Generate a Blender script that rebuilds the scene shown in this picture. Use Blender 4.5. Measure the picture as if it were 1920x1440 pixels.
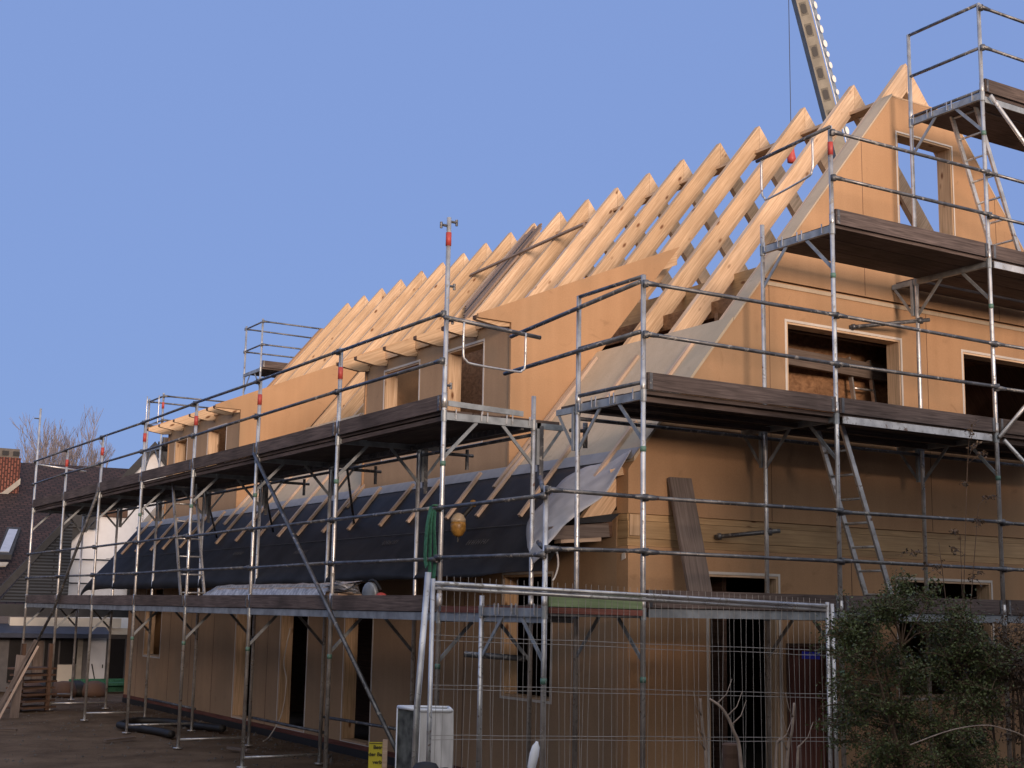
import bpy, bmesh, math, random
from mathutils import Vector, Matrix, Quaternion
from mathutils.geometry import tessellate_polygon
for o in list(bpy.data.objects): bpy.data.objects.remove(o, do_unlink=True)
random.seed(7)
V = Vector
S = bpy.context.scene
COL = S.collection

# ------------------------------------------------------------------ camera
FPX = 2540.57
yaw, pitch, roll = 1.0206, 0.1652, 0.0175
fw = V((math.cos(pitch)*math.cos(yaw), math.cos(pitch)*math.sin(yaw), math.sin(pitch)))
r0 = V((math.sin(yaw), -math.cos(yaw), 0)); u0 = r0.cross(fw)
rt = math.cos(roll)*r0 + math.sin(roll)*u0
up = -math.sin(roll)*r0 + math.cos(roll)*u0
cam = bpy.data.cameras.new('camera'); co = bpy.data.objects.new('camera', cam); COL.objects.link(co)
cam.sensor_width = 36; cam.lens = FPX/1920*36; cam.clip_end = 900; cam.clip_start = 0.05
m = Matrix((rt, up, -fw)).transposed().to_4x4(); m.translation = V((-7.9803, -11.4314, 2.0424))
co.matrix_world = m
S.camera = co

# ------------------------------------------------------------------ light
SUN_EL = math.radians(4.5)
SUN = V((-0.26, -0.965, 0)).normalized()*math.cos(SUN_EL) + V((0, 0, math.sin(SUN_EL)))
w = bpy.data.worlds.new('World'); S.world = w; w.use_nodes = True
wn = w.node_tree; bg = wn.nodes['Background']
sky = wn.nodes.new('ShaderNodeTexSky'); sky.sky_type = 'NISHITA'; sky.sun_disc = False
sky.sun_elevation = SUN_EL
sky.sun_rotation = math.atan2(SUN.x, SUN.y)
sky.altitude = 50; sky.air_density = 1.0; sky.dust_density = 0.5; sky.ozone_density = 3.0
def wnode(t, **k):
    n = wn.nodes.new(t)
    for a, v in k.items(): setattr(n, a, v)
    return n
# evening haze: the clear sky is veiled by an even violet blue, and warms and brightens towards the low sun
WL = wn.links; EXPO = 1.0; K = 1/(0.15*2**EXPO)
veil = wnode('ShaderNodeMix', data_type='RGBA'); veil.inputs['Factor'].default_value = 0.93
WL.new(sky.outputs[0], veil.inputs['A']); veil.inputs['B'].default_value = (0.228*K, 0.338*K, 0.685*K, 1)
tcw = wnode('ShaderNodeTexCoord'); dotn = wnode('ShaderNodeVectorMath', operation='DOT_PRODUCT'); WL.new(tcw.outputs['Generated'], dotn.inputs[0]); dotn.inputs[1].default_value = tuple(SUN)
mrw = wnode('ShaderNodeMapRange', interpolation_type='SMOOTHSTEP'); mrw.inputs[1].default_value = -0.75; mrw.inputs[2].default_value = 0.95; WL.new(dotn.outputs['Value'], mrw.inputs[0])
glow = wnode('ShaderNodeMix', data_type='RGBA'); WL.new(mrw.outputs[0], glow.inputs['Factor']); WL.new(veil.outputs['Result'], glow.inputs['A']); glow.inputs['B'].default_value = (1.0*K, 0.95*K, 0.95*K, 1)
WL.new(glow.outputs['Result'], bg.inputs[0]); bg.inputs[1].default_value = 0.15
sl = bpy.data.lights.new('sun', 'SUN'); sl.energy = 2.0; sl.angle = math.radians(15); sl.color = (1.0, 0.73, 0.56)
so = bpy.data.objects.new('sun', sl); COL.objects.link(so)
so.rotation_euler = (-SUN).to_track_quat('-Z', 'Y').to_euler(); so.location = (20, -30, 25)
vs = S.view_settings; vs.view_transform = 'Standard'; vs.look = 'None'; vs.gamma = 1; vs.exposure = EXPO

# ------------------------------------------------------------------ materials
def mat(name, col, rough=0.7, metal=0.0, var=0.12, scale=6.0, bump=0.0, spec=0.5, col2=None, coord='Object', stretch=None):
    m = bpy.data.materials.new(name); m.use_nodes = True; nt = m.node_tree; b = nt.nodes['Principled BSDF']
    b.inputs['Roughness'].default_value = rough; b.inputs['Metallic'].default_value = metal
    b.inputs['Specular IOR Level'].default_value = spec
    tc = nt.nodes.new('ShaderNodeTexCoord'); mp = nt.nodes.new('ShaderNodeMapping'); nt.links.new(tc.outputs[coord], mp.inputs[0])
    if stretch: mp.inputs['Scale'].default_value = stretch
    n = nt.nodes.new('ShaderNodeTexNoise'); n.inputs['Scale'].default_value = scale; n.inputs['Detail'].default_value = 6
    nt.links.new(mp.outputs[0], n.inputs['Vector'])
    rp = nt.nodes.new('ShaderNodeValToRGB'); nt.links.new(n.outputs['Fac'], rp.inputs[0])
    c1 = tuple(max(0, c*(1-var)) for c in col)+(1,); c2 = (tuple(min(1, c*(1+var)) for c in col) if col2 is None else tuple(col2))+(1,)
    rp.color_ramp.elements[0].position = 0.35; rp.color_ramp.elements[1].position = 0.65
    rp.color_ramp.elements[0].color = c1; rp.color_ramp.elements[1].color = c2
    nt.links.new(rp.outputs[0], b.inputs['Base Color'])
    if bump:
        bm = nt.nodes.new('ShaderNodeBump'); bm.inputs['Strength'].default_value = bump; bm.inputs['Distance'].default_value = 0.01
        nt.links.new(n.outputs['Fac'], bm.inputs['Height']); nt.links.new(bm.outputs[0], b.inputs['Normal'])
    return m

def wood(name, a, b_, knots=0.0, knotcol=(0.16, 0.07, 0.03), rough=0.65, grain=(1.2, 28, 1), bump=0.15, blotch=0.25):
    """wood whose grain runs along U of the mesh UVs (U, V in metres)"""
    m = bpy.data.materials.new(name); m.use_nodes = True; nt = m.node_tree; L = nt.links; b = nt.nodes['Principled BSDF']
    b.inputs['Roughness'].default_value = rough; b.inputs['Specular IOR Level'].default_value = 0.3
    tc = nt.nodes.new('ShaderNodeTexCoord'); mp = nt.nodes.new('ShaderNodeMapping'); mp.inputs['Scale'].default_value = grain
    L.new(tc.outputs['UV'], mp.inputs[0])
    n = nt.nodes.new('ShaderNodeTexNoise'); n.inputs['Scale'].default_value = 1.6; n.inputs['Detail'].default_value = 8; n.inputs['Distortion'].default_value = 0.6
    L.new(mp.outputs[0], n.inputs['Vector'])
    rp = nt.nodes.new('ShaderNodeValToRGB'); rp.color_ramp.elements[0].position = 0.3; rp.color_ramp.elements[1].position = 0.72
    rp.color_ramp.elements[0].color = a+(1,); rp.color_ramp.elements[1].color = b_+(1,)
    L.new(n.outputs['Fac'], rp.inputs[0])
    n2 = nt.nodes.new('ShaderNodeTexNoise'); n2.inputs['Scale'].default_value = 1.3; n2.inputs['Detail'].default_value = 3
    L.new(tc.outputs['UV'], n2.inputs['Vector'])
    mr = nt.nodes.new('ShaderNodeMapRange'); mr.inputs[1].default_value = .3; mr.inputs[2].default_value = .7
    mr.inputs[3].default_value = 1-blotch; mr.inputs[4].default_value = 1+blotch*0.4
    L.new(n2.outputs['Fac'], mr.inputs[0])
    mx = nt.nodes.new('ShaderNodeMix'); mx.data_type = 'RGBA'; mx.blend_type = 'MULTIPLY'; mx.inputs['Factor'].default_value = 1
    L.new(rp.outputs[0], mx.inputs['A']); L.new(mr.outputs[0], mx.inputs['B'])
    oi = nt.nodes.new('ShaderNodeObjectInfo'); orr = nt.nodes.new('ShaderNodeValToRGB'); L.new(oi.outputs['Random'], orr.inputs[0])
    orr.color_ramp.elements[0].color = (0.80, 0.76, 0.70, 1); orr.color_ramp.elements[1].color = (1.04, 1.03, 1.04, 1)
    mo = nt.nodes.new('ShaderNodeMix'); mo.data_type = 'RGBA'; mo.blend_type = 'MULTIPLY'; mo.inputs['Factor'].default_value = 1; L.new(mx.outputs['Result'], mo.inputs['A']); L.new(orr.outputs[0], mo.inputs['B'])
    out = mo.outputs['Result']
    if knots:
        mk = nt.nodes.new('ShaderNodeMapping'); mk.inputs['Scale'].default_value = (2.6, 6.0, 1); L.new(tc.outputs['UV'], mk.inputs[0])
        vo = nt.nodes.new('ShaderNodeTexVoronoi'); vo.inputs['Scale'].default_value = 1.0; vo.inputs['Randomness'].default_value = 1; L.new(mk.outputs[0], vo.inputs['Vector'])
        lt = nt.nodes.new('ShaderNodeMapRange'); lt.inputs[1].default_value = knots*0.45; lt.inputs[2].default_value = knots; lt.inputs[3].default_value = 1; lt.inputs[4].default_value = 0; L.new(vo.outputs['Distance'], lt.inputs[0])
        sep = nt.nodes.new('ShaderNodeSeparateColor'); L.new(vo.outputs['Color'], sep.inputs[0])
        gt = nt.nodes.new('ShaderNodeMath'); gt.operation = 'GREATER_THAN'; gt.inputs[1].default_value = 0.15; L.new(sep.outputs[0], gt.inputs[0])
        mm = nt.nodes.new('ShaderNodeMath'); mm.operation = 'MULTIPLY'; L.new(lt.outputs[0], mm.inputs[0]); L.new(gt.outputs[0], mm.inputs[1])
        m2 = nt.nodes.new('ShaderNodeMix'); m2.data_type = 'RGBA'; L.new(mm.outputs[0], m2.inputs['Factor']); L.new(out, m2.inputs['A']); m2.inputs['B'].default_value = knotcol+(1,)
        out = m2.outputs['Result']
    L.new(out, b.inputs['Base Color'])
    if bump:
        bm = nt.nodes.new('ShaderNodeBump'); bm.inputs['Strength'].default_value = bump; bm.inputs['Distance'].default_value = 0.004
        L.new(n.outputs['Fac'], bm.inputs['Height']); L.new(bm.outputs[0], b.inputs['Normal'])
    return m

M = {}
M['spruce'] = wood('spruce', (0.49, 0.335, 0.205), (0.79, 0.595, 0.405), knots=0.17, blotch=0.16)
M['batten'] = wood('batten_wood', (0.47, 0.35, 0.26), (0.68, 0.54, 0.43), knots=0.10)
M['glulam'] = wood('glulam', (0.40, 0.26, 0.13), (0.56, 0.39, 0.21), knots=0.15)
M['plank'] = wood('weathered_plank', (0.064, 0.050, 0.047), (0.175, 0.140, 0.130), rough=0.85, grain=(1.6, 34, 1), blotch=0.45, bump=0.4)
M['oldwood'] = wood('old_strips', (0.20, 0.14, 0.105), (0.36, 0.27, 0.21), rough=0.8)
M['plankgrey'] = wood('grey_plank', (0.13, 0.105, 0.095), (0.25, 0.21, 0.19), knots=0.1, knotcol=(0.05, 0.03, 0.03), rough=0.85, blotch=0.35, bump=0.4)
M['osb'] = wood('osb', (0.19, 0.095, 0.045), (0.40, 0.23, 0.12), grain=(9, 14, 1), blotch=0.4)
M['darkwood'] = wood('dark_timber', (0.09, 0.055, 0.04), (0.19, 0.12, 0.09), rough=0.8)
M['greenboard'] = wood('green_board', (0.16, 0.24, 0.13), (0.25, 0.34, 0.20), blotch=0.3, rough=0.8)
M['redboard'] = wood('red_board', (0.11, 0.04, 0.03), (0.22, 0.09, 0.07), rough=0.8)

def fibre(name, a, b_, bump=0.12):
    """wood fibre board: fine speckle, faint large blotches and water marks"""
    m = bpy.data.materials.new(name); m.use_nodes = True; nt = m.node_tree; L = nt.links; b = nt.nodes['Principled BSDF']
    b.inputs['Roughness'].default_value = 0.88; b.inputs['Specular IOR Level'].default_value = 0.15
    tc = nt.nodes.new('ShaderNodeTexCoord')
    n = nt.nodes.new('ShaderNodeTexNoise'); n.inputs['Scale'].default_value = 0.9; n.inputs['Detail'].default_value = 5; n.inputs['Roughness'].default_value = 0.55
    L.new(tc.outputs['Object'], n.inputs['Vector'])
    f = nt.nodes.new('ShaderNodeTexNoise'); f.inputs['Scale'].default_value = 60; f.inputs['Detail'].default_value = 3; L.new(tc.outputs['Object'], f.inputs['Vector'])
    mp = nt.nodes.new('ShaderNodeMapping'); mp.inputs['Scale'].default_value = (7, 7, 0.35); L.new(tc.outputs['Object'], mp.inputs[0])
    st = nt.nodes.new('ShaderNodeTexNoise'); st.inputs['Scale'].default_value = 1.0; st.inputs['Detail'].default_value = 4; L.new(mp.outputs[0], st.inputs['Vector'])
    ad = nt.nodes.new('ShaderNodeMath'); ad.operation = 'MULTIPLY_ADD'; ad.inputs[1].default_value = 0.35; L.new(f.outputs['Fac'], ad.inputs[0])
    a2 = nt.nodes.new('ShaderNodeMath'); a2.operation = 'MULTIPLY_ADD'; a2.inputs[1].default_value = 0.3; L.new(st.outputs['Fac'], a2.inputs[0])
    ml = nt.nodes.new('ShaderNodeMath'); ml.operation = 'MULTIPLY'; ml.inputs[1].default_value = 0.5; L.new(n.outputs['Fac'], ml.inputs[0])
    L.new(ml.outputs[0], a2.inputs[2]); L.new(a2.outputs[0], ad.inputs[2])
    rp = nt.nodes.new('ShaderNodeValToRGB'); rp.color_ramp.elements[0].position = 0.42; rp.color_ramp.elements[1].position = 0.72
    rp.color_ramp.elements[0].color = a+(1,); rp.color_ramp.elements[1].color = b_+(1,); L.new(ad.outputs[0], rp.inputs[0])
    # broad weathered patches of greyer board, and a few darker water marks
    bl = nt.nodes.new('ShaderNodeTexNoise'); bl.inputs['Scale'].default_value = 0.55; bl.inputs['Detail'].default_value = 7; bl.inputs['Distortion'].default_value = 0.8; L.new(tc.outputs['Object'], bl.inputs['Vector'])
    bm_ = nt.nodes.new('ShaderNodeMapRange'); bm_.inputs[1].default_value = .47; bm_.inputs[2].default_value = .66; bm_.inputs[4].default_value = .62; L.new(bl.outputs['Fac'], bm_.inputs[0])
    g = sum(a)/3; grey = nt.nodes.new('ShaderNodeMix'); grey.data_type = 'RGBA'; L.new(bm_.outputs[0], grey.inputs['Factor']); L.new(rp.outputs[0], grey.inputs['A'])
    grey.inputs['B'].default_value = (a[0]*.80, a[1]*.90, a[2]*.98, 1)
    wm = nt.nodes.new('ShaderNodeTexNoise'); wm.inputs['Scale'].default_value = 2.3; wm.inputs['Detail'].default_value = 5; wm.inputs['Distortion'].default_value = 2.0; L.new(tc.outputs['Object'], wm.inputs['Vector'])
    wr = nt.nodes.new('ShaderNodeMapRange'); wr.inputs[1].default_value = .64; wr.inputs[2].default_value = .72; wr.inputs[4].default_value = .35; L.new(wm.outputs['Fac'], wr.inputs[0])
    dk = nt.nodes.new('ShaderNodeMix'); dk.data_type = 'RGBA'; L.new(wr.outputs[0], dk.inputs['Factor']); L.new(grey.outputs['Result'], dk.inputs['A']); dk.inputs['B'].default_value = (a[0]*.62, a[1]*.62, a[2]*.62, 1)
    L.new(dk.outputs['Result'], b.inputs['Base Color'])
    bm = nt.nodes.new('ShaderNodeBump'); bm.inputs['Strength'].default_value = bump; bm.inputs['Distance'].default_value = 0.005
    L.new(f.outputs['Fac'], bm.inputs['Height']); L.new(bm.outputs[0], b.inputs['Normal'])
    return m
M['wall'] = fibre('fibreboard', (0.39, 0.235, 0.130), (0.49, 0.305, 0.175))
M['wall2'] = fibre('fibreboard_shaded', (0.355, 0.235, 0.145), (0.45, 0.305, 0.19))  # same board as wall, toned cooler for the sides out of the sun
M['roofboard'] = fibre('roof_fibreboard', (0.44, 0.355, 0.255), (0.56, 0.46, 0.34))
M['membrane'] = mat('membrane', (0.019, 0.020, 0.023), spec=0.25, rough=0.6, var=0.35, scale=3, bump=0.5)
M['flap'] = mat('membrane_back', (0.40, 0.40, 0.41), rough=0.6, var=0.12, scale=5, bump=0.2)
M['lap'] = mat('grey_lap', (0.26, 0.27, 0.29), rough=0.6, var=0.1)
M['trim'] = mat('white_tape', (0.62, 0.58, 0.53), rough=0.7, var=0.06)
def steel(name, a, b_, rough):
    """zinc coating with spangle, dull smears, cement splashes and rust specks"""
    m = bpy.data.materials.new(name); m.use_nodes = True; nt = m.node_tree; L = nt.links; b = nt.nodes['Principled BSDF']
    tc = nt.nodes.new('ShaderNodeTexCoord')
    def nz(sc, d=5, dist=0):
        n = nt.nodes.new('ShaderNodeTexNoise'); n.inputs['Scale'].default_value = sc; n.inputs['Detail'].default_value = d; n.inputs['Distortion'].default_value = dist; L.new(tc.outputs['Object'], n.inputs['Vector']); return n.outputs['Fac']
    def mr(src, lo, hi, o0, o1):
        n = nt.nodes.new('ShaderNodeMapRange'); n.inputs[1].default_value = lo; n.inputs[2].default_value = hi; n.inputs[3].default_value = o0; n.inputs[4].default_value = o1; L.new(src, n.inputs[0]); return n.outputs[0]
    def mix(f, A, B):
        n = nt.nodes.new('ShaderNodeMix'); n.data_type = 'RGBA'; L.new(f, n.inputs['Factor'])
        for k, v in (('A', A), ('B', B)):
            if isinstance(v, tuple): n.inputs[k].default_value = v+(1,)
            else: L.new(v, n.inputs[k])
        return n.outputs['Result']
    c = mix(mr(nz(7), .35, .65, 0, 1), a, b_)
    sp = mr(nz(16, 3, 1), .60, .66, 0, 1); ru = mr(nz(11, 6, .5), .66, .72, 0, .9)
    c = mix(sp, c, (0.30, 0.29, 0.27)); c = mix(ru, c, (0.13, 0.055, 0.03)); L.new(c, b.inputs['Base Color'])
    mt = nt.nodes.new('ShaderNodeMath'); mt.operation = 'MAXIMUM'; L.new(sp, mt.inputs[0]); L.new(ru, mt.inputs[1])
    L.new(mr(mt.outputs[0], 0, 1, .78, .05), b.inputs['Metallic']); L.new(mr(nz(5), .3, .7, rough-.08, rough+.2), b.inputs['Roughness'])
    return m
M['steel'] = steel('galvanised_steel', (0.46, 0.46, 0.46), (0.70, 0.70, 0.69), .34)
M['darksteel'] = steel('dull_steel', (0.10, 0.105, 0.115), (0.20, 0.205, 0.215), .45)
M['beam'] = mat('steel_beam', (0.30, 0.33, 0.35), rough=0.5, metal=0.5, var=0.25, scale=7)
M['red'] = mat('red_band', (0.42, 0.06, 0.05), rough=0.5)
M['green'] = mat('green_band', (0.10, 0.20, 0.16), rough=0.5)
M['concrete'] = mat('concrete', (0.12, 0.11, 0.10), rough=0.9, scale=12, bump=0.3)
M['black'] = mat('black_rubber', (0.012, 0.012, 0.013), rough=0.6)
M['white'] = mat('white_render', (0.76, 0.79, 0.83), rough=0.8, var=0.03)
M['strap'] = mat('green_strap', (0.035, 0.15, 0.09), rough=0.8, var=0.3, scale=30)

def tube_mat(): pass

# ------------------------------------------------------------------ mesh helper
class MB:
    def __init__(s): s.v = []; s.f = []; s.uv = []; s.mi = []; s.off = random.uniform(0, 40)
    def quad(s, pts, uvs, mi=0):
        b = len(s.v); s.v += [tuple(p) for p in pts]; s.f.append(tuple(range(b, b+len(pts)))); s.uv.append(uvs); s.mi.append(mi)
    def beam(s, p0, p1, w, h, up=(0, 0, 1), mi=0):
        p0, p1 = V(p0), V(p1); d = (p1-p0); L = d.length; d = d/L; upv = V(up)
        if abs(d.dot(upv)) > 0.98: upv = V((0, 1, 0))
        x = d.cross(upv).normalized(); y = x.cross(d).normalized(); x *= w/2; y *= h/2
        a = [p0-x-y, p0+x-y, p0+x+y, p0-x+y]; c = [q+(p1-p0) for q in a]; o = s.off+random.uniform(0, 5)
        vv = o
        for i in range(4):
            j = (i+1) % 4; ww = w if i % 2 == 0 else h
            s.quad([a[i], a[j], c[j], c[i]], [(o, vv), (o, vv+ww), (o+L, vv+ww), (o+L, vv)], mi); vv += ww
        s.quad([a[3], a[2], a[1], a[0]], [(o, vv), (o+.02, vv), (o+.02, vv+h), (o, vv+h)], mi)
        s.quad(c, [(o, vv), (o+.02, vv), (o+.02, vv+h), (o, vv+h)], mi)
        return s
    def box(s, x0, y0, z0, x1, y1, z1, mi=0):
        dx, dy, dz = x1-x0, y1-y0, z1-z0
        if dz >= dx and dz >= dy: s.beam(((x0+x1)/2, (y0+y1)/2, z0), ((x0+x1)/2, (y0+y1)/2, z1), dx, dy, (0, 1, 0), mi)
        elif dx >= dy: s.beam((x0, (y0+y1)/2, (z0+z1)/2), (x1, (y0+y1)/2, (z0+z1)/2), dy, dz, (0, 0, 1), mi)
        else: s.beam(((x0+x1)/2, y0, (z0+z1)/2), ((x0+x1)/2, y1, (z0+z1)/2), dx, dz, (0, 0, 1), mi)
        return s
    def tube(s, pts, r, n=10, mi=0, caps=True, radii=None):
        pts = [V(p) for p in pts]; rings = []; prev = None
        for i, p in enumerate(pts):
            d = (pts[min(i+1, len(pts)-1)]-pts[max(i-1, 0)]).normalized()
            if prev is None:
                ref = V((0, 0, 1)) if abs(d.z) < 0.9 else V((1, 0, 0)); x = d.cross(ref).normalized()
            else: x = (prev - d*prev.dot(d)).normalized()
            prev = x; y = d.cross(x); rr = radii[i] if radii else r
            b = len(s.v); s.v += [tuple(p+x*rr*math.cos(2*math.pi*k/n)+y*rr*math.sin(2*math.pi*k/n)) for k in range(n)]; rings.append(b)
        L = 0
        for i in range(len(rings)-1):
            dl = (pts[i+1]-pts[i]).length; a, c = rings[i], rings[i+1]
            for k in range(n):
                k2 = (k+1) % n; s.f.append((a+k, a+k2, c+k2, c+k)); q = r*6.28/n
                s.uv.append([(L, k*q), (L, (k+1)*q), (L+dl, (k+1)*q), (L+dl, k*q)]); s.mi.append(mi)
            L += dl
        if caps:
            s.f.append(tuple(rings[0]+k for k in reversed(range(n)))); s.uv.append([(0, 0)]*n); s.mi.append(mi)
            s.f.append(tuple(rings[-1]+k for k in range(n))); s.uv.append([(0, 0)]*n); s.mi.append(mi)
        return s
    def prism(s, loops, ext, mi=0, uvf=None):
        """planar polygon (first loop outer, others holes) extruded by vector ext"""
        ext = V(ext); loops = [[V(p) for p in l] for l in loops]; flat = [p for l in loops for p in l]
        o = s.off
        uvf = uvf or (lambda p: (o+p.x+p.y, p.z))
        tris = tessellate_polygon(loops)
        for t in tris:
            a = [flat[i] for i in t]; s.quad(a, [uvf(p) for p in a], mi)
            b = [flat[i]+ext for i in reversed(t)]; s.quad(b, [uvf(p) for p in b], mi)
        for l in loops:
            for i in range(len(l)):
                p, q = l[i], l[(i+1) % len(l)]; d = (q-p).length
                s.quad([p, q, q+ext, p+ext], [(o, 0), (o+d, 0), (o+d, ext.length), (o, ext.length)], mi)
        return s
    def build(s, name, material, parent=None, smooth=False, **kw):
        me = bpy.data.meshes.new(name); me.from_pydata(s.v, [], s.f); uvl = me.uv_layers.new(name='UVMap')
        i = 0
        for f in s.uv:
            for c in f: uvl.data[i].uv = c; i += 1
        for mm in (material if isinstance(material, (list, tuple)) else [material]): me.materials.append(mm)
        me.polygons.foreach_set('material_index', s.mi)
        if smooth: me.polygons.foreach_set('use_smooth', [True]*len(me.polygons))
        bm = bmesh.new(); bm.from_mesh(me); bmesh.ops.recalc_face_normals(bm, faces=bm.faces) if not smooth else None; bm.to_mesh(me); bm.free()
        me.update()
        o = bpy.data.objects.new(name, me); COL.objects.link(o)
        if parent: o.parent = parent; o.matrix_parent_inverse = world_of(parent).inverted()
        for k, v in kw.items(): o[k] = v
        return o
def world_of(p):
    b = Matrix.Translation(p.location)
    return b if p.parent is None else world_of(p.parent) @ p.matrix_parent_inverse @ b
def thing(name, label, cat, loc=(0, 0, 0), group=None):
    o = bpy.data.objects.new(name, None); COL.objects.link(o); o.location = loc; o['label'] = label; o['category'] = cat
    if group: o['group'] = group
    return o
def tag(o, label, cat, group=None):
    o['label'] = label; o['category'] = cat
    if group: o['group'] = group
    return o
def tubeobj(name, pts, r, material, parent, n=10): return MB().tube(pts, r, n).build(name, material, parent, smooth=True)
def smoothcurve(pts, k=6):
    P = [V(p) for p in pts]; out = []
    for i in range(len(P)-1):
        a, b, c, d = P[max(i-1, 0)], P[i], P[i+1], P[min(i+2, len(P)-1)]
        for j in range(k):
            t = j/k; out.append(0.5*((2*b)+(c-a)*t+(2*a-5*b+4*c-d)*t*t+(3*b-a-3*c+d)*t**3))
    out.append(P[-1]); return out

# ------------------------------------------------------------------ ground
def ground():
    m = bpy.data.materials.new('earth'); m.use_nodes = True; nt = m.node_tree; L = nt.links; b = nt.nodes['Principled BSDF']; b.inputs['Roughness'].default_value = 0.95
    b.inputs['Specular IOR Level'].default_value = 0.1
    tc = nt.nodes.new('ShaderNodeTexCoord')
    n = nt.nodes.new('ShaderNodeTexNoise'); n.inputs['Scale'].default_value = 1.1; n.inputs['Detail'].default_value = 9; n.inputs['Roughness'].default_value = 0.65; L.new(tc.outputs['Object'], n.inputs['Vector'])
    rp = nt.nodes.new('ShaderNodeValToRGB'); rp.color_ramp.elements[0].position = .3; rp.color_ramp.elements[1].position = .7
    rp.color_ramp.elements[0].color = (0.085, 0.057, 0.037, 1); rp.color_ramp.elements[1].color = (0.20, 0.140, 0.094, 1)
    L.new(n.outputs['Fac'], rp.inputs[0]); L.new(rp.outputs[0], b.inputs['Base Color'])
    n2 = nt.nodes.new('ShaderNodeTexNoise'); n2.inputs['Scale'].default_value = 14; n2.inputs['Detail'].default_value = 8; L.new(tc.outputs['Object'], n2.inputs['Vector'])
    bm = nt.nodes.new('ShaderNodeBump'); bm.inputs['Strength'].default_value = 0.6; bm.inputs['Distance'].default_value = 0.04; L.new(n2.outputs['Fac'], bm.inputs['Height']); L.new(bm.outputs[0], b.inputs['Normal'])
    from mathutils import noise
    me = bpy.data.meshes.new('ground'); bm_ = bmesh.new()
    xs = [-600, -200, -80, -40, -20]+[-14+i*0.4 for i in range(36)]+[0.55, 12, 20, 40, 80, 200, 600]
    ys = [-600, -200, -80, -40, -20]+[-12+i*0.4 for i in range(95)]+[27, 30, 40, 80, 200, 600]
    g = [[bm_.verts.new((x, y, (noise.noise(V((x*0.8, y*0.8, 3)))*0.03+noise.noise(V((x*2.2, y*2.2, 8)))*0.015 if (-14 < x < 0.5 and -12 < y < 26) else 0)-0.02)) for y in ys] for x in xs]
    for i in range(len(xs)-1):
        for j in range(len(ys)-1): bm_.faces.new((g[i][j], g[i+1][j], g[i+1][j+1], g[i][j+1]))
    bm_.to_mesh(me); bm_.free(); me.materials.append(m)
    o = bpy.data.objects.new('ground', me); COL.objects.link(o); o['kind'] = 'structure'
ground()
# ------------------------------------------------------------------ the timber house
RX, RZ, SL = 5.09, 9.17, 1.22
X0, X1, Y0, Y1 = 0.46, 9.72, -0.03, 17.8
WT = 0.20
def rz(x, off=0): return RZ - SL*abs(RX-x) + off
house = thing('timber_house', 'unfinished timber frame house with bare rafters and tan fibreboard walls', 'house', (5.09, 8.9, 0))
RAFT = [0.235, 1.15, 2.10, 3.05, 3.93, 4.82, 5.71, 6.60, 7.47, 8.35, 9.22, 10.05, 10.98, 11.87, 12.75, 13.68, 14.66, 15.60, 16.52, 17.42]

def rect(x0, z0, x1, z1): return [(x0, z0), (x1, z0), (x1, z1), (x0, z1)]
def gable_panel(name, outer, holes, y, th, material, **kw):
    return MB().prism([[(a, y, b) for a, b in l] for l in [outer]+holes], (0, th, 0)).build(name, material, house, **kw)
xr = lambda z: RX-(RZ-z)/SL
xl = lambda z: 2*RX-xr(z)
winA = (2.715, 4.14, 4.585, 5.385); winB = (5.709, 4.14, 7.5, 5.375); winT = (4.608, 6.3, 5.618, 8.055)
winC = (1.53, 0.16, 2.53, 2.46); winD = (4.41, 1.1, 6.07, 2.48); door2 = (2.64, .16, 3.34, 1.72)
gable_panel('gable_wall', [(X0, .12), (X1, .12), (X1, 2.72), (X0, 2.72)], [rect(*winC), rect(*winD), rect(*door2)], Y0, WT, M['wall'])
gable_panel('gable_wall', [(X0, 3.06), (X1, 3.06), (X1, rz(X1)), (xl(5.835), 5.835), (xr(5.835), 5.835), (X0, rz(X0))], [rect(*winA), rect(*winB)], Y0, WT, M['wall'])
gable_panel('gable_wall', [(xr(5.85), 5.85), (xl(5.85), 5.85), (xl(8.51), 8.51), (xr(8.51), 8.51)], [rect(*winT)], Y0-.02, WT+.02, M['wall'])
MB().box(xr(5.80)+.02, Y0-.012, 5.775, xl(5.80)-.02, Y0-.002, 5.82).build('seam_strip', M['roofboard'], house)
for z0, z1, y in ((2.724, 2.80, -.012), (2.804, 2.985, -.018), (2.989, 3.056, -.010)):
    MB().box(X0+.005, y, z0, X1, y+.2, z1).build('floor_beam', M['glulam'], house)
MB().box(X0+.02, Y0-.006, 2.83, X0+.17, -.0185, 3.05).build('beam_end', M['spruce'], house)
gable_panel('far_gable_wall', [(X0, .12), (X1, .12), (X1, rz(X1)), (xl(8.51), 8.51), (xr(8.51), 8.51), (X0, rz(X0))], [rect(4.6, 6.3, 5.6, 8.0)], Y1-WT, WT, M['wall'])
# eaves walls
wE = (1.40, 1.05, 2.45, 2.45); wd1 = (5.93, .16, 6.85, 2.42); wd2 = (8.2, .16, 9.28, 2.42); wd3 = (10.45, .16, 11.30, 2.42); wf = (15.50, 1.0, 16.58, 2.36)
holes = [rect(*q) for q in (wE, wd1, wd2, wd3, wf)]
ya, yb = Y0+WT+.003, Y1-WT-.003
MB().prism([[(X0, a, b) for a, b in l] for l in [rect(ya, .12, yb, 3.10)]+holes], (WT, 0, 0)).build('eaves_wall', M['wall2'], house)
MB().prism([[(X1-WT, a, b) for a, b in rect(ya, .12, yb, 3.10)]], (WT, 0, 0)).build('eaves_wall', M['wall'], house)
for y in [3.35, 4.62, 7.5, 9.8, 12.4, 13.65, 14.9, 17.0]:
    MB().box(X0-.003, y, .14, X0-.0005, y+.012, 3.08).build('board_joint', M['darkwood'], house)
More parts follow.
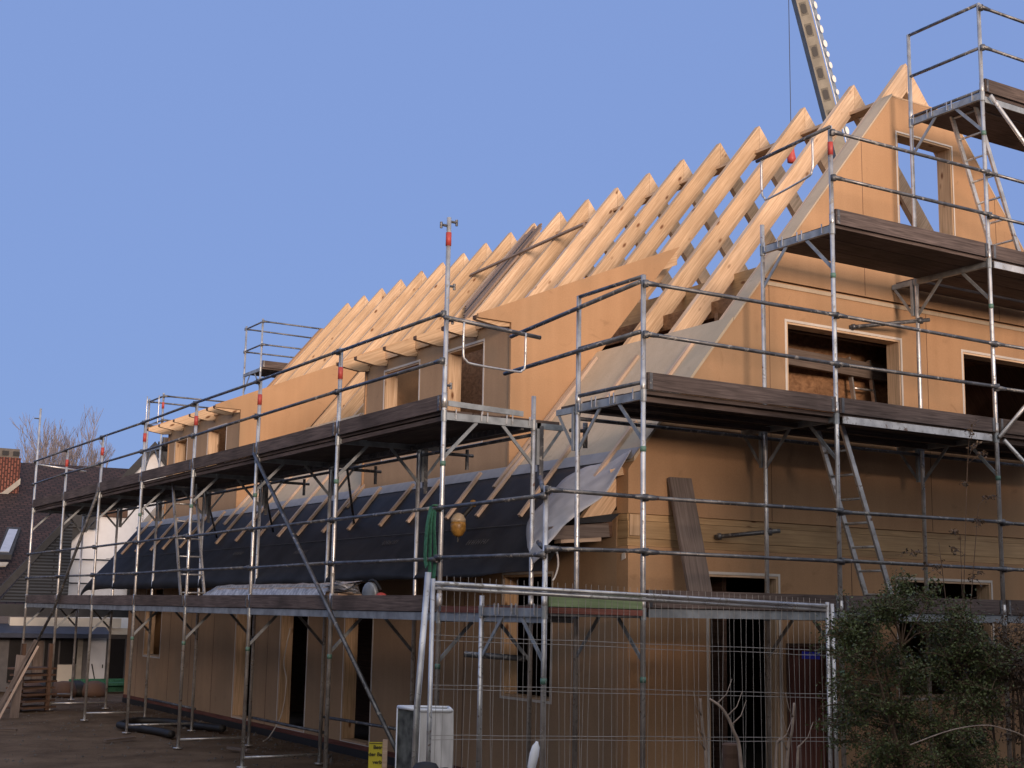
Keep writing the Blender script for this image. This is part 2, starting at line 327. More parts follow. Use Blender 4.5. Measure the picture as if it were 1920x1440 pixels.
for x in (3.66, 7.3):
    MB().box(x, Y0-.003, .14, x+.008, Y0-.0005, 2.71).build('board_joint', M['darkwood'], house)
for x in (3.98, 6.42): MB().box(x, Y0-.0232, 5.86, x+.005, Y0-.0205, min(rz(x)-.02, 8.5)).build('board_joint', M['darkwood'], house)
for x in (2.45, 5.05): MB().box(x, Y0-.0032, 3.07, x+.005, Y0-.0005, 5.77).build('board_joint', M['darkwood'], house)
MB().box(X0+.005, Y0-.0032, 4.02, 2.40, Y0-.0005, 4.026).build('board_joint', M['darkwood'], house)
MB().prism([[(X0-.012, .0, 2.59), (X0-.012, .07, 2.57), (X0-.012, .065, 2.64), (X0-.012, .01, 2.655)]], (.005, 0, 0)).build('tape_scrap', M['trim'], house)
# plinth
p = MB(); p.box(X0+.03, Y0+.03, -.3, X1-.03, Y1-.03, .118); p.build('slab', M['concrete'], house)
MB().box(X0-.012, Y0+.02, .085, X0+.029, Y1, .15).build('sill_strip', M['redboard'], house)
MB().box(X0-.02, Y0-.02, -.25, X0+.028, Y1, .083).build('base_membrane', M['black'], house)
# floors
MB().box(X0+WT+.01, Y0+WT+.01, 2.75, X1-WT-.01, Y1-WT-.01, 3.0).build('floor', M['osb'], house)
MB().box(2.55, Y0+WT+.06, 5.60, 7.6, Y1-WT-.06, 5.80).build('floor', M['osb'], house)

def opening(axis, a0, z0, a1, z1, plane, depth=WT, jw=.05, trim=.028, parent=house, sill=True, m_j='spruce', m_t='trim', proud=.004):
    """window opening: four lining boards and a pale tape frame"""
    P = (lambda a, d, z: (a, plane+d, z)) if axis == 'x' else (lambda a, d, z: (plane+d, a, z))
    def bx(mb, aa, d0, zz, ab, d1, zb):
        p, q = P(aa, d0, zz), P(ab, d1, zb)
        mb.box(min(p[0], q[0]), min(p[1], q[1]), min(p[2], q[2]), max(p[0], q[0]), max(p[1], q[1]), max(p[2], q[2]))
    j = MB(); e = .002
    bx(j, a0+e, .005, z0+e, a0+jw*.5, depth, z1-e); bx(j, a1-jw*.5, .005, z0+e, a1-e, depth, z1-e)
    bx(j, a0+jw*.5, .006, z1-jw*.5, a1-jw*.5, depth-.001, z1-e); bx(j, a0+jw*.5, .006, z0+e, a1-jw*.5, depth-.001, z0+jw*.5)
    f = j.build('window_lining', M[m_j], parent)
    t = MB(); pr = -proud
    bx(t, a0-trim, pr, z0-trim, a0+.001, -.0008, z1+trim); bx(t, a1-.001, pr, z0-trim, a1+trim, -.0008, z1+trim)
    bx(t, a0+.001, pr, z1-.001, a1-.001, -.0008, z1+trim); bx(t, a0+.001, pr, z0-trim, a1-.001, -.0008, z0+.001)
    tr = t.build('trim', M[m_t], f)
    return f
opening('x', *winA, Y0); opening('x', *winB, Y0); opening('x', *winT, Y0-.02, depth=WT+.02, trim=.02)
opening('x', *door2, Y0, trim=.01, m_j='darkwood', m_t='darkwood'); MB().box(2.68, Y0+.10, .19, 3.30, Y0+.14, 1.69).build('door_leaf', M['redboard'], house)
opening('x', *winC, Y0); opening('x', *winD, Y0)
for q in (wE, wd1, wd2, wd3, wf): opening('y', *q, X0)

# interior partitions
MB().box(2.35, .75, 3.02, 5.46, .81, 5.58).build('inner_wall', M['osb'], house)
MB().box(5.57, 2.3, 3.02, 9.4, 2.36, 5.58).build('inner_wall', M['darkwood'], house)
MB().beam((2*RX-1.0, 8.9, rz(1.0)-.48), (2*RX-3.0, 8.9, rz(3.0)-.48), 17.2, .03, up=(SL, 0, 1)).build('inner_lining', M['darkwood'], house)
MB().box(3.35, .70, 3.02, 3.40, .745, 5.4).build('stud', M['plankgrey'], house)
MB().beam((2.4, .40, 5.10), (5.4, .66, 5.10), .08, .20).build('ceiling_beam', M['plankgrey'], house)
MB().beam((2.4, .35, 5.46), (7.2, .35, 5.46), .08, .16).build('ceiling_beam', M['darkwood'], house)
MB().box(5.47, .25, 3.02, 5.55, 7, 5.58).build('inner_wall', M['osb'], house)
MB().box(2.0, .3, .13, 2.06, 17.4, 2.74).build('inner_wall', M['darkwood'], house)

# rafters
def sloped(xa, xb, y, depth, w_, off=0, m='spruce', name='rafter', parent=house, mirror=False, cut=True):
    """timber following the roof slope: vertical depth 'depth', between xa and xb; plumb cuts"""
    f = lambda x: (2*RX-x) if mirror else x
    dv = depth
    pts = [(f(xa), y, rz(xa, off)), (f(xb), y, rz(xb, off)), (f(xb), y, rz(xb, off)-dv), (f(xa), y, rz(xa, off)-dv)]
    if cut and not mirror and xa < 0:   # eaves tail, cut off level
        zc = 2.93; xt = RX-(RZ+off-zc)/SL; xb_ = RX-(RZ+off-dv-zc)/SL
        pts = [(xt, y, zc), pts[1], pts[2], (xb_, y, zc)]
    c = 1/math.hypot(1, SL); mb = MB(); o = mb.off
    uvf = lambda p: (o+(p.x*1+p.z*SL)*c, (p.z-SL*p.x)*c+o)
    mb.prism([pts], (0, w_, 0), uvf=uvf)
    return mb.build(name, M[m], parent)
DORM = [(2.60, 6.78), (12.0, 16.23)]
def indorm(y): return any(a < y < b for a, b in DORM)
DV = .39
for i, y in enumerate(RAFT):
    jj = random.uniform(-.012, .012)
    xa = 2.95 if indorm(y) else -0.44
    if y > 16.9 or 6.78 < y < 12 or y < 2.6 or 16.2 < y < 17: xa = -.44
    sloped(xa, RX-.002, y-.045, DV, .09, off=jj)
    sloped(-.30, RX-.002, y-.045, DV, .09, off=jj, mirror=True)
# ridge plank and purlins
MB().box(RX-.10, Y0+.33, 8.72, RX+.10, Y1-.25, 8.765).build('ridge_plank', M['spruce'], house)
MB().box(2.92, Y0+.22, 5.88, 3.06, Y1-.25, 6.21).build('purlin', M['glulam'], house)
MB().box(2.95, Y0+.22, 5.58, 3.00, Y1-.25, 5.86).build('purlin', M['osb'], house)
MB().box(2*RX-3.06, Y0+.22, 5.88, 2*RX-2.92, Y1-.25, 6.21).build('purlin', M['glulam'], house)
# boards closing the room behind the lower rafters
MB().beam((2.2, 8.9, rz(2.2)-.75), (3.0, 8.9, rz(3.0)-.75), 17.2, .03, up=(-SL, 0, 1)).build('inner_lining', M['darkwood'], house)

def slope_sheet(x0, x1, y0, y1, off, th, m, name, mirror=False, parent=house):
    f = lambda x: (2*RX-x) if mirror else x
    a = [(f(x0), y0, rz(x0, off)), (f(x1), y0, rz(x1, off)), (f(x1), y1, rz(x1, off)), (f(x0), y1, rz(x0, off))]
    mb = MB(); o = mb.off
    return mb.prism([a], (0, 0, th), uvf=lambda p: (p.y+o, p.x*1.58)).build(name, M[m], parent)
for y0, y1 in ((Y0-.02, 2.598), (6.782, 11.998), (16.232, Y1)):
    slope_sheet(.52, 1.90, y0, y1, .012, .045, 'roofboard', 'roof_board')
for y0, y1 in DORM: slope_sheet(.50, .615, y0+.002, y1-.002, .012, .045, 'roofboard', 'roof_board')
for y0, y1 in ((Y0-.01, 2.597), (2.603, 6.777), (6.783, 11.997), (12.003, 16.227), (16.233, Y1)): slope_sheet(.495, .60, y0, y1, .0665, .004, 'lap', 'membrane_lap')
slope_sheet(-.30, 1.90, Y0-.02, Y1, .012, .045, 'roofboard', 'roof_board', mirror=True)
# grey strip capping the raking gable top
slope_sheet(1.905, xr(8.52), Y0-.022, Y0+WT, .005, .03, 'roofboard', 'verge_board')
slope_sheet(1.905, xr(8.52), Y0-.022, Y0+WT, .005, .03, 'roofboard', 'verge_board', mirror=True)
MB().box(xr(8.515), Y0-.022, 8.512, xl(8.515), Y0+WT, 8.53).build('verge_board', M['spruce'], house)

# battens nailed down the roof
bat = [(.38, .95, 1.66), (.38, -.02, .86), (1.40, 0.02, 1.66), (2.42, .80, 1.78), (2.40, .06, .80), (2.52, .36, 1.62),
       (3.21, .07, .555), (4.20, .07, .545), (5.0, .06, .54), (6.0, .05, .56), (6.83, .05, 1.85), (6.72, .35, 1.6), (7.77, .04, 1.85), (8.60, .05, 1.8), (9.5, .08, 1.86), (10.43, .04, 1.83),
       (11.36, .03, 1.85), (11.80, .33, 1.7), (12.40, .2, .55), (13.27, .02, .53), (14.3, .02, .55), (15.1, .02, .55), (16.09, .02, .54), (17.0, 0, 1.8), (18.0, 0, .6)]
for y, a, b in bat:
    if y > 17.7: continue
    o1, o2 = random.uniform(-.03, .03), random.uniform(-.03, .03); c = math.hypot(1, SL)
    MB().beam((a, y+o1, rz(a)+.090), (b, y+o2, rz(b)+.090), .055, .038, up=(-SL, 0, 1)).build('batten', M['batten'], house)

# black membrane over the eaves, drooping lower edge; back side shows grey where it is folded up
def membrane():
    mb = MB(); ys = [0.18+i*.12 for i in range(int((18.35-.18)/.12)+1)]; us = [0, .12, .25, .4, .55, .7, .82, .92, 1.0, 1.12]
    from mathutils import noise
    P = []
    for y in ys:
        row = []
        droop = .02*noise.noise(V((0, y*.9, 0)))
        endf = max(0, (y-17.5)/.85)
        for u in us:
            x = .555-u*1.0; z = rz(x, .055)
            if u > .5: z += -.05*((u-.5)/.5)**2*(.6+noise.noise(V((u*2, y*.6, 1)))) + .02*noise.noise(V((u*6, y*2.4, 5)))
            z += (.012*noise.noise(V((u*3, y*1.7, 2)))-.006) if u > .15 else -.004
            if u > 1: x = -.455; z = rz(-.445, .055)-.10-(.06+droop*2)+.13*min(1, max(0, (7-y)/7))
            z -= .9*endf**2*(.25+.4*(1-u) if u < 1 else .25); row.append(V((x, y, z)))
        P.append(row)
    for i in range(len(ys)-1):
        for j in range(len(us)-1):
            mb.quad([P[i][j], P[i][j+1], P[i+1][j+1], P[i+1][j]], [(ys[i], us[j]), (ys[i], us[j+1]), (ys[i+1], us[j+1]), (ys[i+1], us[j])])
    o = mb.build('roof_membrane', M['membrane'], house, smooth=True)
    md = o.modifiers.new('thick', 'SOLIDIFY'); md.thickness = .004
    return o
mem = membrane()
def weld(o, d=.0005):
    bm = bmesh.new(); bm.from_mesh(o.data); bmesh.ops.remove_doubles(bm, verts=bm.verts, dist=d); bm.to_mesh(o.data); bm.free()
weld(mem)
# lap line and faint grey print along the membrane (illegible in the photo: short strokes)
def mem_z(u): x = .555-u; return V((x, 0, rz(x, .066)))
pr = MB(); R1 = random.Random(6)
for (y0_, u0, n_) in ((1.75, .72, 9), (4.1, .66, 8), (6.9, .70, 9), (9.6, .66, 8), (1.2, .30, 8)):
    for k in range(n_):
        y = y0_+k*.055; a = mem_z(u0+R1.uniform(-.003, .003)); b = mem_z(u0+.045)
        a.y = y; b.y = y+R1.uniform(-.012, .012); pr.beam(a, b, .010, .002, up=(-SL, 0, 1))
        if k % 2: c = mem_z(u0+.022); c.y = y+.03; a2 = mem_z(u0+.022); a2.y = y; pr.beam(a2, c, .010, .002, up=(-SL, 0, 1))
M['print'] = mat('membrane_print', (0.075, 0.078, 0.085), rough=.7)
pr.build('membrane_print', M['print'], mem)
lp = MB()
for k in range(60):
    y = .6+k*.29; a = mem_z(.60); b = mem_z(.60); a.y = y; b.y = y+.29; lp.beam(a, b, .006, .006, up=(-SL, 0, 1))
lp.build('lap_seam', M['print'], mem)
# folded corner: sheet swinging from the membrane edge round the gable end
A = smoothcurve([(.62, .12, 3.74), (.50, .52, 3.64), (.40, .95, 3.53), (.17, 1.12, 3.24), (-.03, 1.15, 2.99), (-.22, .85, 2.74)], 6)
Bc = smoothcurve([(.49, -.02, 3.70), (.12, -.09, 3.24), (-.27, -.12, 2.98), (-.50, -.12, 2.79), (-.62, -.08, 2.60), (-.62, .1, 2.50)], 6)
from mathutils import noise
mb = MB(); N = 12; P = []
for i in range(len(A)):
    row = []
    for j in range(N+1):
        t = j/N; p = A[i].lerp(Bc[i], t); bulge = math.sin(t*math.pi)*.10*(i/len(A)); p = p+V((-.10, -.02, .10))*bulge*3*(1-t)
        p += V((0, 0, 1))*.03*noise.noise(V((i*.25, t*4, 0))); row.append(p)
    P.append(row)
for i in range(len(A)-1):
    for j in range(N): mb.quad([P[i][j], P[i][j+1], P[i+1][j+1], P[i+1][j]], [(i*.1, j*.1)]*4)
fl = mb.build('folded_corner', M['flap'], mem, smooth=True); weld(fl)
fl.modifiers.new('thick', 'SOLIDIFY').thickness = .004

# eaves end below the fold: rafter tail, box and sheets
MB().beam((.36, .14, 3.475), (.455, .05, 3.50), .08, .08).build('cross_batten', M['spruce'], house)
MB().prism([[(-.40, .10, 2.75), (.32, .10, 2.81), (.30, .10, 2.955), (-.40, .10, 2.885)]], (0, .14, 0), uvf=lambda p: (p.x+p.y, p.z)).build('eaves_box', M['plankgrey'], house)
MB().prism([[(-.30, .085, 2.72), (.20, .085, 2.76), (.20, .085, 2.80), (-.30, .085, 2.755)]], (0, .12, 0)).build('eaves_board', M['batten'], house)
MB().prism([[(-.16, .05, 2.97), (.42, .05, 3.06), (.30, .05, 2.965), (-.16, .05, 2.92)]], (0, .35, 0)).build('eaves_sheet', M['membrane'], house)
MB().box(X0-.14, .25, 2.82, X0-.002, 17.5, 3.09).build('wall_plate', M['darkwood'], house)

# dormers
DX, DZ = .62, 5.60
def dsl(x): return 5.60+.425*(x-.13)
def dormer(y0, y1, tails, wins, label):
    zf = rz(DX, .06)
    d = bpy.data.objects.new('dormer', None); COL.objects.link(d); d.parent = house; d.location = (0, 0, 0)
    d.matrix_parent_inverse = world_of(house).inverted()
    hl = [rect(a, 4.13, b, z) for a, b, z in wins]
    MB().prism([[(DX, a, b) for a, b in l] for l in [rect(y0+.042, zf-.02, y1-.042, 5.60)]+hl], (.2, 0, 0)).build('front_wall', M['wall2'], d)
    for yy in (y0, y1-.04):
        MB().prism([[(.127, yy, 5.615), (3.26, yy, 6.945), (DX+.01, yy, rz(DX+.01)-.02), (DX-.018, yy, 3.70), (DX-.018, yy, 5.56), (.127, yy, 5.565)]], (0, .04, 0)).build('side_wall', M['wall'], d)
    for y in tails:
        c = 1
        mb = MB(); o = mb.off
        mb.prism([[(.13, y, 5.60), (3.25, y, dsl(3.25)), (3.25, y, 6.70), (.64, y, 5.62), (.605, y, 5.515), (.46, y, 5.50), (.13, y, 5.548)]], (0, .08, 0), uvf=lambda p: (o+p.x, p.z-.42*p.x+o)).build('shed_rafter', M['spruce'], d)
        MB().box(.118, y, 5.553, .129, y+.08, 5.60).build('end_cap', M['darkwood'], d)
    t = sorted(tails)
    ys = [y0+.045]+[v for q in t for v in (q-.003, q+.083)]+[y1-.045]
    for i in range(0, len(ys)-1, 2):
        if ys[i+1]-ys[i] > .03: MB().box(.58, ys[i], 5.605, .61, ys[i+1], 5.775).build('blocking', M['spruce'], d)
    for a, b, z in wins:
        opening('y', a, 4.13, b, z, DX, depth=.2, parent=d)
    MB().box(1.7, y0+.05, 3.8, 1.75, y1-.05, 5.9).build('inner_wall', M['osb'], d)
    MB().box(.85, y0+.05, 3.62, 1.69, y1-.05, 3.68).build('inner_floor', M['osb'], d)
    return d
dormer(2.60, 6.78, [2.645, 3.45, 4.22, 5.13, 6.06, 6.655], [(3.30, 4.25, 5.44), (5.06, 6.14, 5.43)], '')
dormer(12.0, 16.23, [12.045, 12.42, 13.40, 14.36, 15.29, 16.05], [(12.76, 13.77, 5.37), (15.02, 15.77, 5.35)], '')
# ------------------------------------------------------------------ scaffolds
TR = .0242
ls = random.Random(3)
def scaffold(root, PT):
    """returns builders bound to one scaffold; PT(s, t, z) -> world point"""
    class Sc: pass
    sc = Sc()
    def pole(s, t, z0, z1, red=(), green=(), top=False, n=12):
        mb = MB(); mb.tube([PT(s, t, z0), PT(s, t, z1)], TR, n)
        z = math.ceil((z0+.2)/2)*2+.07
        while z < z1-.3:
            mb.tube([PT(s, t, z-.03), PT(s, t, z+.12)], TR+.004, n); z += 2
        if z0 < .05: mb.tube([PT(s, t, z0), PT(s, t, z0+.012)], .07, 12); mb.tube([PT(s, t, z0), PT(s, t, z0+.28)], .019, 8)
        o = mb.build('standard', M['steel'], root, smooth=True)
        for z in red: MB().tube([PT(s, t, z), PT(s, t, z+.14)], TR+.0052, 12).build('colour_band', M['red'], o, smooth=True)
        for z in green: MB().tube([PT(s, t, z), PT(s, t, z+.05)], TR+.0042, 12).build('colour_band', M['green'], o, smooth=True)
        return o
    def rail(s0, s1, t, z, dz=0., name='guardrail'):
        o_ = ls.uniform(-.01, .01); out = -.045
        mb = MB(); a, b = PT(s0+.02, t+out, z+o_), PT(s1-.02, t+out, z+dz-o_)
        mb.tube([a, b], .0195, 10)
        a2, b2 = V(a), V(b); d = (b2-a2).normalized()
        for q, e in ((a2, 1), (b2, -1)): mb.tube([q-d*.03*e, q+d*.05*e, q+d*.12*e], .024, 8, radii=[.026, .026, .0195])
        for s, zz in ((s0, z+o_), (s1, z+dz-o_)): mb.tube([PT(s, t-.06, zz-.02), PT(s, t-.015, zz-.02)], .016, 6); mb.tube([PT(s, t-.035, zz-.035), PT(s, t-.035, zz+.03)], .03, 8)
        return mb.build(name, M['darksteel'], root, smooth=True)
    def transom(s, z, t0=0, t1=1.067, braces=True, claws=False, console=False):
        mb = MB(); a, b = PT(s, t0+.01, z-.045), PT(s, t1-.01, z-.045); upd = (0, 0, 1)
        mb.beam(a, b, .045, .075)
        for t in (t0, t1): mb.tube([PT(s, t, z-.10), PT(s, t, z+.01)], TR+.006, 10)
        o = mb.build('transom', M['beam'], root)
        if braces:
            mb = MB(); mb.beam(PT(s, t0+.38, z-.08), PT(s, t0+.01, z-.46), .014, .035); mb.build('corner_brace', M['beam'], o)
            mb = MB(); mb.beam(PT(s, t1-.38, z-.08), PT(s, t1-.01, z-.46), .014, .035); mb.build('corner_brace', M['beam'], o)
        if console:
            mb = MB(); mb.beam(PT(s, t1, z-.05), PT(s, t1+.37, z-.05), .035, .06); mb.beam(PT(s, t1+.06, z-.46), PT(s, t1+.06, z-.02), .035, .05, up=(1, 0, 0))
            mb.beam(PT(s, t1+.34, z-.08), PT(s, t1+.07, z-.44), .012, .03); mb.build('console', M['beam'], o)
        if claws:
            e = claws
            for t in (.12, .42, .49, .72, .79, 1.0):
                MB().box(*[min(p, q) for p, q in zip(PT(s+e*.028, t-.006, z-.07), PT(s+e*.036, t+.006, z+.03))], *[max(p, q) for p, q in zip(PT(s+e*.028, t-.006, z-.07), PT(s+e*.036, t+.006, z+.03))]).build('deck_claw', M['steel'], o)
        return o
    def deck(s0, s1, z, kind='wood', t0=.008, t1=1.04, n=3, over=.0, edge=False):
        mb = MB(); wd = (t1-t0)/n; m_ = 'plank'
        for i in range(n):
            zz = z+ls.uniform(-.006, .006)
            a = V(PT(s0+.03, t0+wd*(i+.5), zz-.004)); b = V(PT(s1-.03, t0+wd*(i+.5), zz-.004))
            mb.beam(a, b, wd-.012, .042)
        o = mb.build('deck', M[m_], root)
        # end hooks and steel edge
        if kind == 'steel':
            for tt in (t0-.012, t1+.006):
                MB().beam(PT(s0+.06, tt, z-.035), PT(s1-.05, tt, z-.035), .012, .078).build('steel_edge', M['beam'], o)
        return o
    def toe(s0, s1, z, m_='plank', t=-.012, h=.16):
        tb = MB().beam(PT(s0+.035, t+ls.uniform(-.004, .004), z+.014+h/2), PT(s1-.03, t+ls.uniform(-.004, .004), z+.014+h/2+ls.uniform(-.006, .006)), .032, h).build('toe_board', M[m_], root)
        for q in (s0+.05, s1-.09): MB().beam(PT(q, t, z+.014+h/2), PT(q+.035, t, z+.014+h/2), .044, h*.96).build('end_band', M['darksteel'], tb)
        return tb
    sc.pole, sc.rail, sc.transom, sc.deck, sc.toe = pole, rail, transom, deck, toe
    return sc

# -- eaves side
E_ = thing('scaffold', 'long steel scaffold with two plank decks running along the eaves side of the house', 'scaffold', (-1.0, 9, 0))
PE = lambda s, t, z: (-1.5+t, s, z)
e = scaffold(E_, PE)
ES = [.43, 2.99, 5.56, 8.14, 10.72, 13.3, 15.89, 18.55]
for k, s in enumerate(ES):
    zt = {0: 6.02, 7: 6.15}.get(k, 5.05)
    e.pole(s, 0, 0, zt, red=((5.72,) if k == 0 else (() if k == 7 else (4.68,))), green=(1.46, 3.45) if k < 5 else ())
    e.pole(s, 1.067, 0, 4.03 if k else 4.26)
    for z in (2.0, 4.0): e.transom(s, z, console=(z > 3), claws=(-1 if (k == 0 and z > 3) else False))
    tubeobj('base_tube', [PE(s, .02, .12), PE(s, 1.05, .12)], .017, M['steel'], E_, 8)
for k in range(7):
    a, b = ES[k], ES[k+1]
    for z in (2.53, 3.03, 4.52, 5.0): e.rail(a, b, 0, z)
    e.deck(a, b, 2.0, 'steel'); e.toe(a, b, 2.0)
    e.deck(a, b, 4.0); e.toe(a, b, 4.0); e.deck(a, b, 4.0, t0=1.10, t1=1.42, n=1)
    tubeobj('ledger', [PE(a, 1.10, 3.86), PE(b, 1.10, 3.86)], .02, M['darksteel'], E_, 8)
    MB().beam(PE(a+.03, .06, 3.945), PE(b-.03, .06, 3.945), .05, .045).build('deck_bearer', M['plank'], E_)
    MB().beam(PE(a+.03, .95, 3.93), PE(b-.03, .95, 3.93), .04, .06).build('deck_bearer', M['darksteel'], E_)
# low inner rail near the ground on the wall side
for a, b, z0, z1 in ((2.99, 5.56, .62, .60), (5.56, 8.14, .40, .40), (10.72, 13.3, .35, .35)):
    tubeobj('low_tube', [PE(a, 1.11, z0), PE(b, 1.11, z1)], .02, M['darksteel'], E_, 8)
# first bay up to the corner
for z in (2.53, 3.03): e.rail(-1.5, .43, 0, z)
e.deck(-.43, .43, 2.0, 'steel'); MB().beam(PE(-1.47, -.004, 1.975), PE(.40, -.004, 1.975), .014, .08).build('steel_edge', M['beam'], E_)
e.toe(-1.45, .43, 2.0, 'redboard', h=.06)
# end fence of the upper deck: tube, swing loop, grey toe board
MB().beam(PE(.405, .03, 4.085), PE(.405, .92, 4.055), .022, .055).build('end_toe_board', M['beam'], E_)
tubeobj('end_rail', [(-1.56, .37, 4.955), (-.40, .37, 4.88)], .022, M['darksteel'], E_)
tubeobj('swing_gate', smoothcurve([(-1.345, .34, 4.92), (-1.345, .34, 4.60), (-1.31, .34, 4.53), (-1.22, .34, 4.50), (-.72, .34, 4.48), (-.64, .34, 4.50), (-.605, .34, 4.56), (-.60, .34, 4.90)], 4), .012, M['steel'], E_, 8)
for z, dx in ((5.93, -.09), (5.98, .09), (5.30, .08), (4.94, .07), (4.27, .07)):
    mb = MB(); mb.tube([(-1.5, .43, z), (-1.5+dx, .43, z)], .014, 6); mb.tube([(-1.5+dx, .43, z-.035), (-1.5+dx, .43, z+.03)], .014, 6); mb.build('rail_hook', M['darksteel'], E_)
mb = MB(); mb.tube([(-1.5, 18.55, 5.93), (-1.62, 18.55, 5.93)], .014, 6); mb.build('rail_hook', M['darksteel'], E_)
tubeobj('end_rail', [(-1.5, 18.6, 4.95), (-.43, 18.6, 4.86)], .02, M['steel'], E_)
# diagonals
tubeobj('diagonal_brace', [(-1.56, 5.52, 4.02), (-1.56, .75, .33)], .024, M['darksteel'], E_)
tubeobj('diagonal_brace', [(-1.57, 13.15, 4.0), (-1.57, 15.80, 1.9), (-1.60, 18.2, .55)], .028, M['darksteel'], E_)
# short tie tubes sticking out under the upper deck
for y in (7.25, 4.85, 2.4):
    mb = MB(); mb.tube([(-.10, y, 3.90), (-.10, y, 3.66)], .022, 8); mb.tube([(-.44, y, 3.83), (-.02, y, 3.83)], .02, 8); mb.build('tie_tube', M['darksteel'], E_)
for y in (.43, 2.99, 5.56, 8.14, 10.72):
    MB().beam((-.34, y, 3.40), (-.34, y, 3.95), .04, .05, up=(1, 0, 0)).build('console_post', M['darksteel'], E_)
for y in (2.4, 5.0, 8.0, 10.6): tubeobj('tie_tube', [(-.46, y, 3.93), (.1, y+.9, 3.2)], .017, M['darksteel'], E_, 8)

# -- gable side
G_ = thing('scaffold', 'tall steel scaffold with decks stepping up in front of the gable wall', 'scaffold', (4, -1, 0))
PG = lambda s, t, z: (s, -1.5+t, z)
g = scaffold(G_, PG)
GS = [-.46, 2.0, 4.45, 6.92]; D = .07
g.pole(-1.52, 0, 0, 3.12, green=(1.42,)); g.pole(-1.52, 1.067, 0, 2.17)
g.pole(-.46, 0, 0, 5.17, green=(1.42, 3.5)); g.pole(-.46, 1.067, 0, 5.17)
g.pole(2.0, 0, 0, 7.15, red=(6.93-.10,), green=(1.46, 5.5)); g.pole(2.0, 1.067, 0, 6.32)
g.pole(4.45, 0, 0, 9.17, green=(3.55, 5.5, 7.55)); g.pole(4.45, 1.067, 0, 9.17)
g.pole(6.92, 0, 0, 9.17); g.pole(6.92, 1.067, 0, 8.1)
g.transom(-1.52, 2+D, claws=-1)
for s in GS: g.transom(s, 2+D, claws=False)
for i, s in enumerate(GS): g.transom(s, 4+D, console=True, claws=(-1 if i == 0 else False))
for i, s in enumerate(GS[1:]): g.transom(s, 6+D, console=(i > 0), claws=(-1 if i == 0 else False))
for i, s in enumerate(GS[2:]): g.transom(s, 8+D, claws=(-1 if i == 0 else False))
BY = [(-1.52, -.46)]+[(GS[i], GS[i+1]) for i in range(3)]
for a, b in BY:
    for z in (2.53, 3.03): g.rail(a, b, 0, z+.05)
    g.deck(a, b, 2+D, 'steel')
    if a > -1: g.toe(a, b, 2+D)
MB().beam((-1.49, -1.53, 2.135), (-.50, -1.53, 2.125), .03, .115).build('toe_board', M['greenboard'], G_, label='green painted board')
MB().beam((-1.49, -1.535, 2.045), (-.50, -1.535, 2.035), .03, .05).build('deck_edge', M['redboard'], G_)
for a, b in BY[1:]:
    for z in (4.53, 5.03): g.rail(a, b, 0, z+.06)
    g.deck(a, b, 4+D, n=3); g.deck(a, b, 4+D, t0=1.10, t1=1.42, n=1); g.toe(a, b, 4+D)
for a, b in BY[2:]:
    for z in (6.53, 7.03): g.rail(a, b, 0, z+.05)
    g.deck(a, b, 6+D, n=3); g.toe(a, b, 6+D)
    if a > 4: g.deck(a, b, 6+D, t0=1.10, t1=1.42, n=1)
for z in (8.53, 9.03): g.rail(4.45, 6.92, 0, z+.08)
g.deck(4.45, 6.92, 8+D, n=3); g.toe(4.45, 6.92, 8+D)
for a, b, z in ((-.46, 2, 4), (2, 4.45, 4), (4.45, 6.92, 4)):
    for t in (.1, .55, .97): MB().beam(PG(a+.03, t, z+.01), PG(b-.03, t, z+.01), .035, .05).build('deck_bearer', M['plank'], G_)
MB().beam(PG(4.48, -.008, 7.99), PG(6.9, -.008, 7.99), .016, .07).build('steel_edge', M['beam'], G_)
MB().beam(PG(2.08, -.008, 4.02), PG(4.36, -.008, 4.02), .016, .075).build('steel_edge', M['steel'], G_)
MB().beam(PG(4.52, -.008, 6.02), PG(6.9, -.008, 6.02), .016, .075).build('steel_edge', M['steel'], G_)
for a, b in BY[1:]: tubeobj('ledger', [PG(a, 1.10, 3.93), PG(b, 1.10, 3.93)], .02, M['darksteel'], G_, 8)
# end guard frames
def endguard(s, zb, rails=(.55, 1.07)):
    for r_ in rails: tubeobj('end_rail', [PG(s-.0, 0, zb+r_), PG(s-.0, 1.067, zb+r_)], .02, M['darksteel'], G_, 8)
endguard(-.46, 4.07, (.08, .56, 1.09)); endguard(4.45, 8.07, (.03, .55, 1.09))
for z0, z1, yb in ((5.10, 4.95, .80), (4.62, 4.56, .92)):
    tubeobj('guardrail', [(-.50, -1.5, z0), (-.50, yb, z1)], .022, M['darksteel'], G_)
tubeobj('guardrail', [(1.94, -1.56, 7.11), (1.94, -.42, 7.05)], .02, M['darksteel'], G_)
tubeobj('swing_gate', smoothcurve([(1.94, -.50, 7.05), (1.94, -.50, 6.68), (1.94, -.54, 6.60), (1.94, -.62, 6.57), (1.94, -1.20, 6.65), (1.94, -1.28, 6.70), (1.94, -1.30, 6.78), (1.94, -1.30, 7.06)], 4), .012, M['steel'], G_, 8)
tubeobj('diagonal_brace', [(4.42, -1.56, 4.02), (6.9, -1.56, 6.1)], .024, M['steel'], G_)
tubeobj('diagonal_brace', [(4.50, -1.56, 4.0), (6.9, -1.56, 2.35)], .022, M['steel'], G_)
tubeobj('diagonal_brace', [(4.52, -1.56, 8.03), (6.9, -1.56, 6.1)], .024, M['steel'], G_)
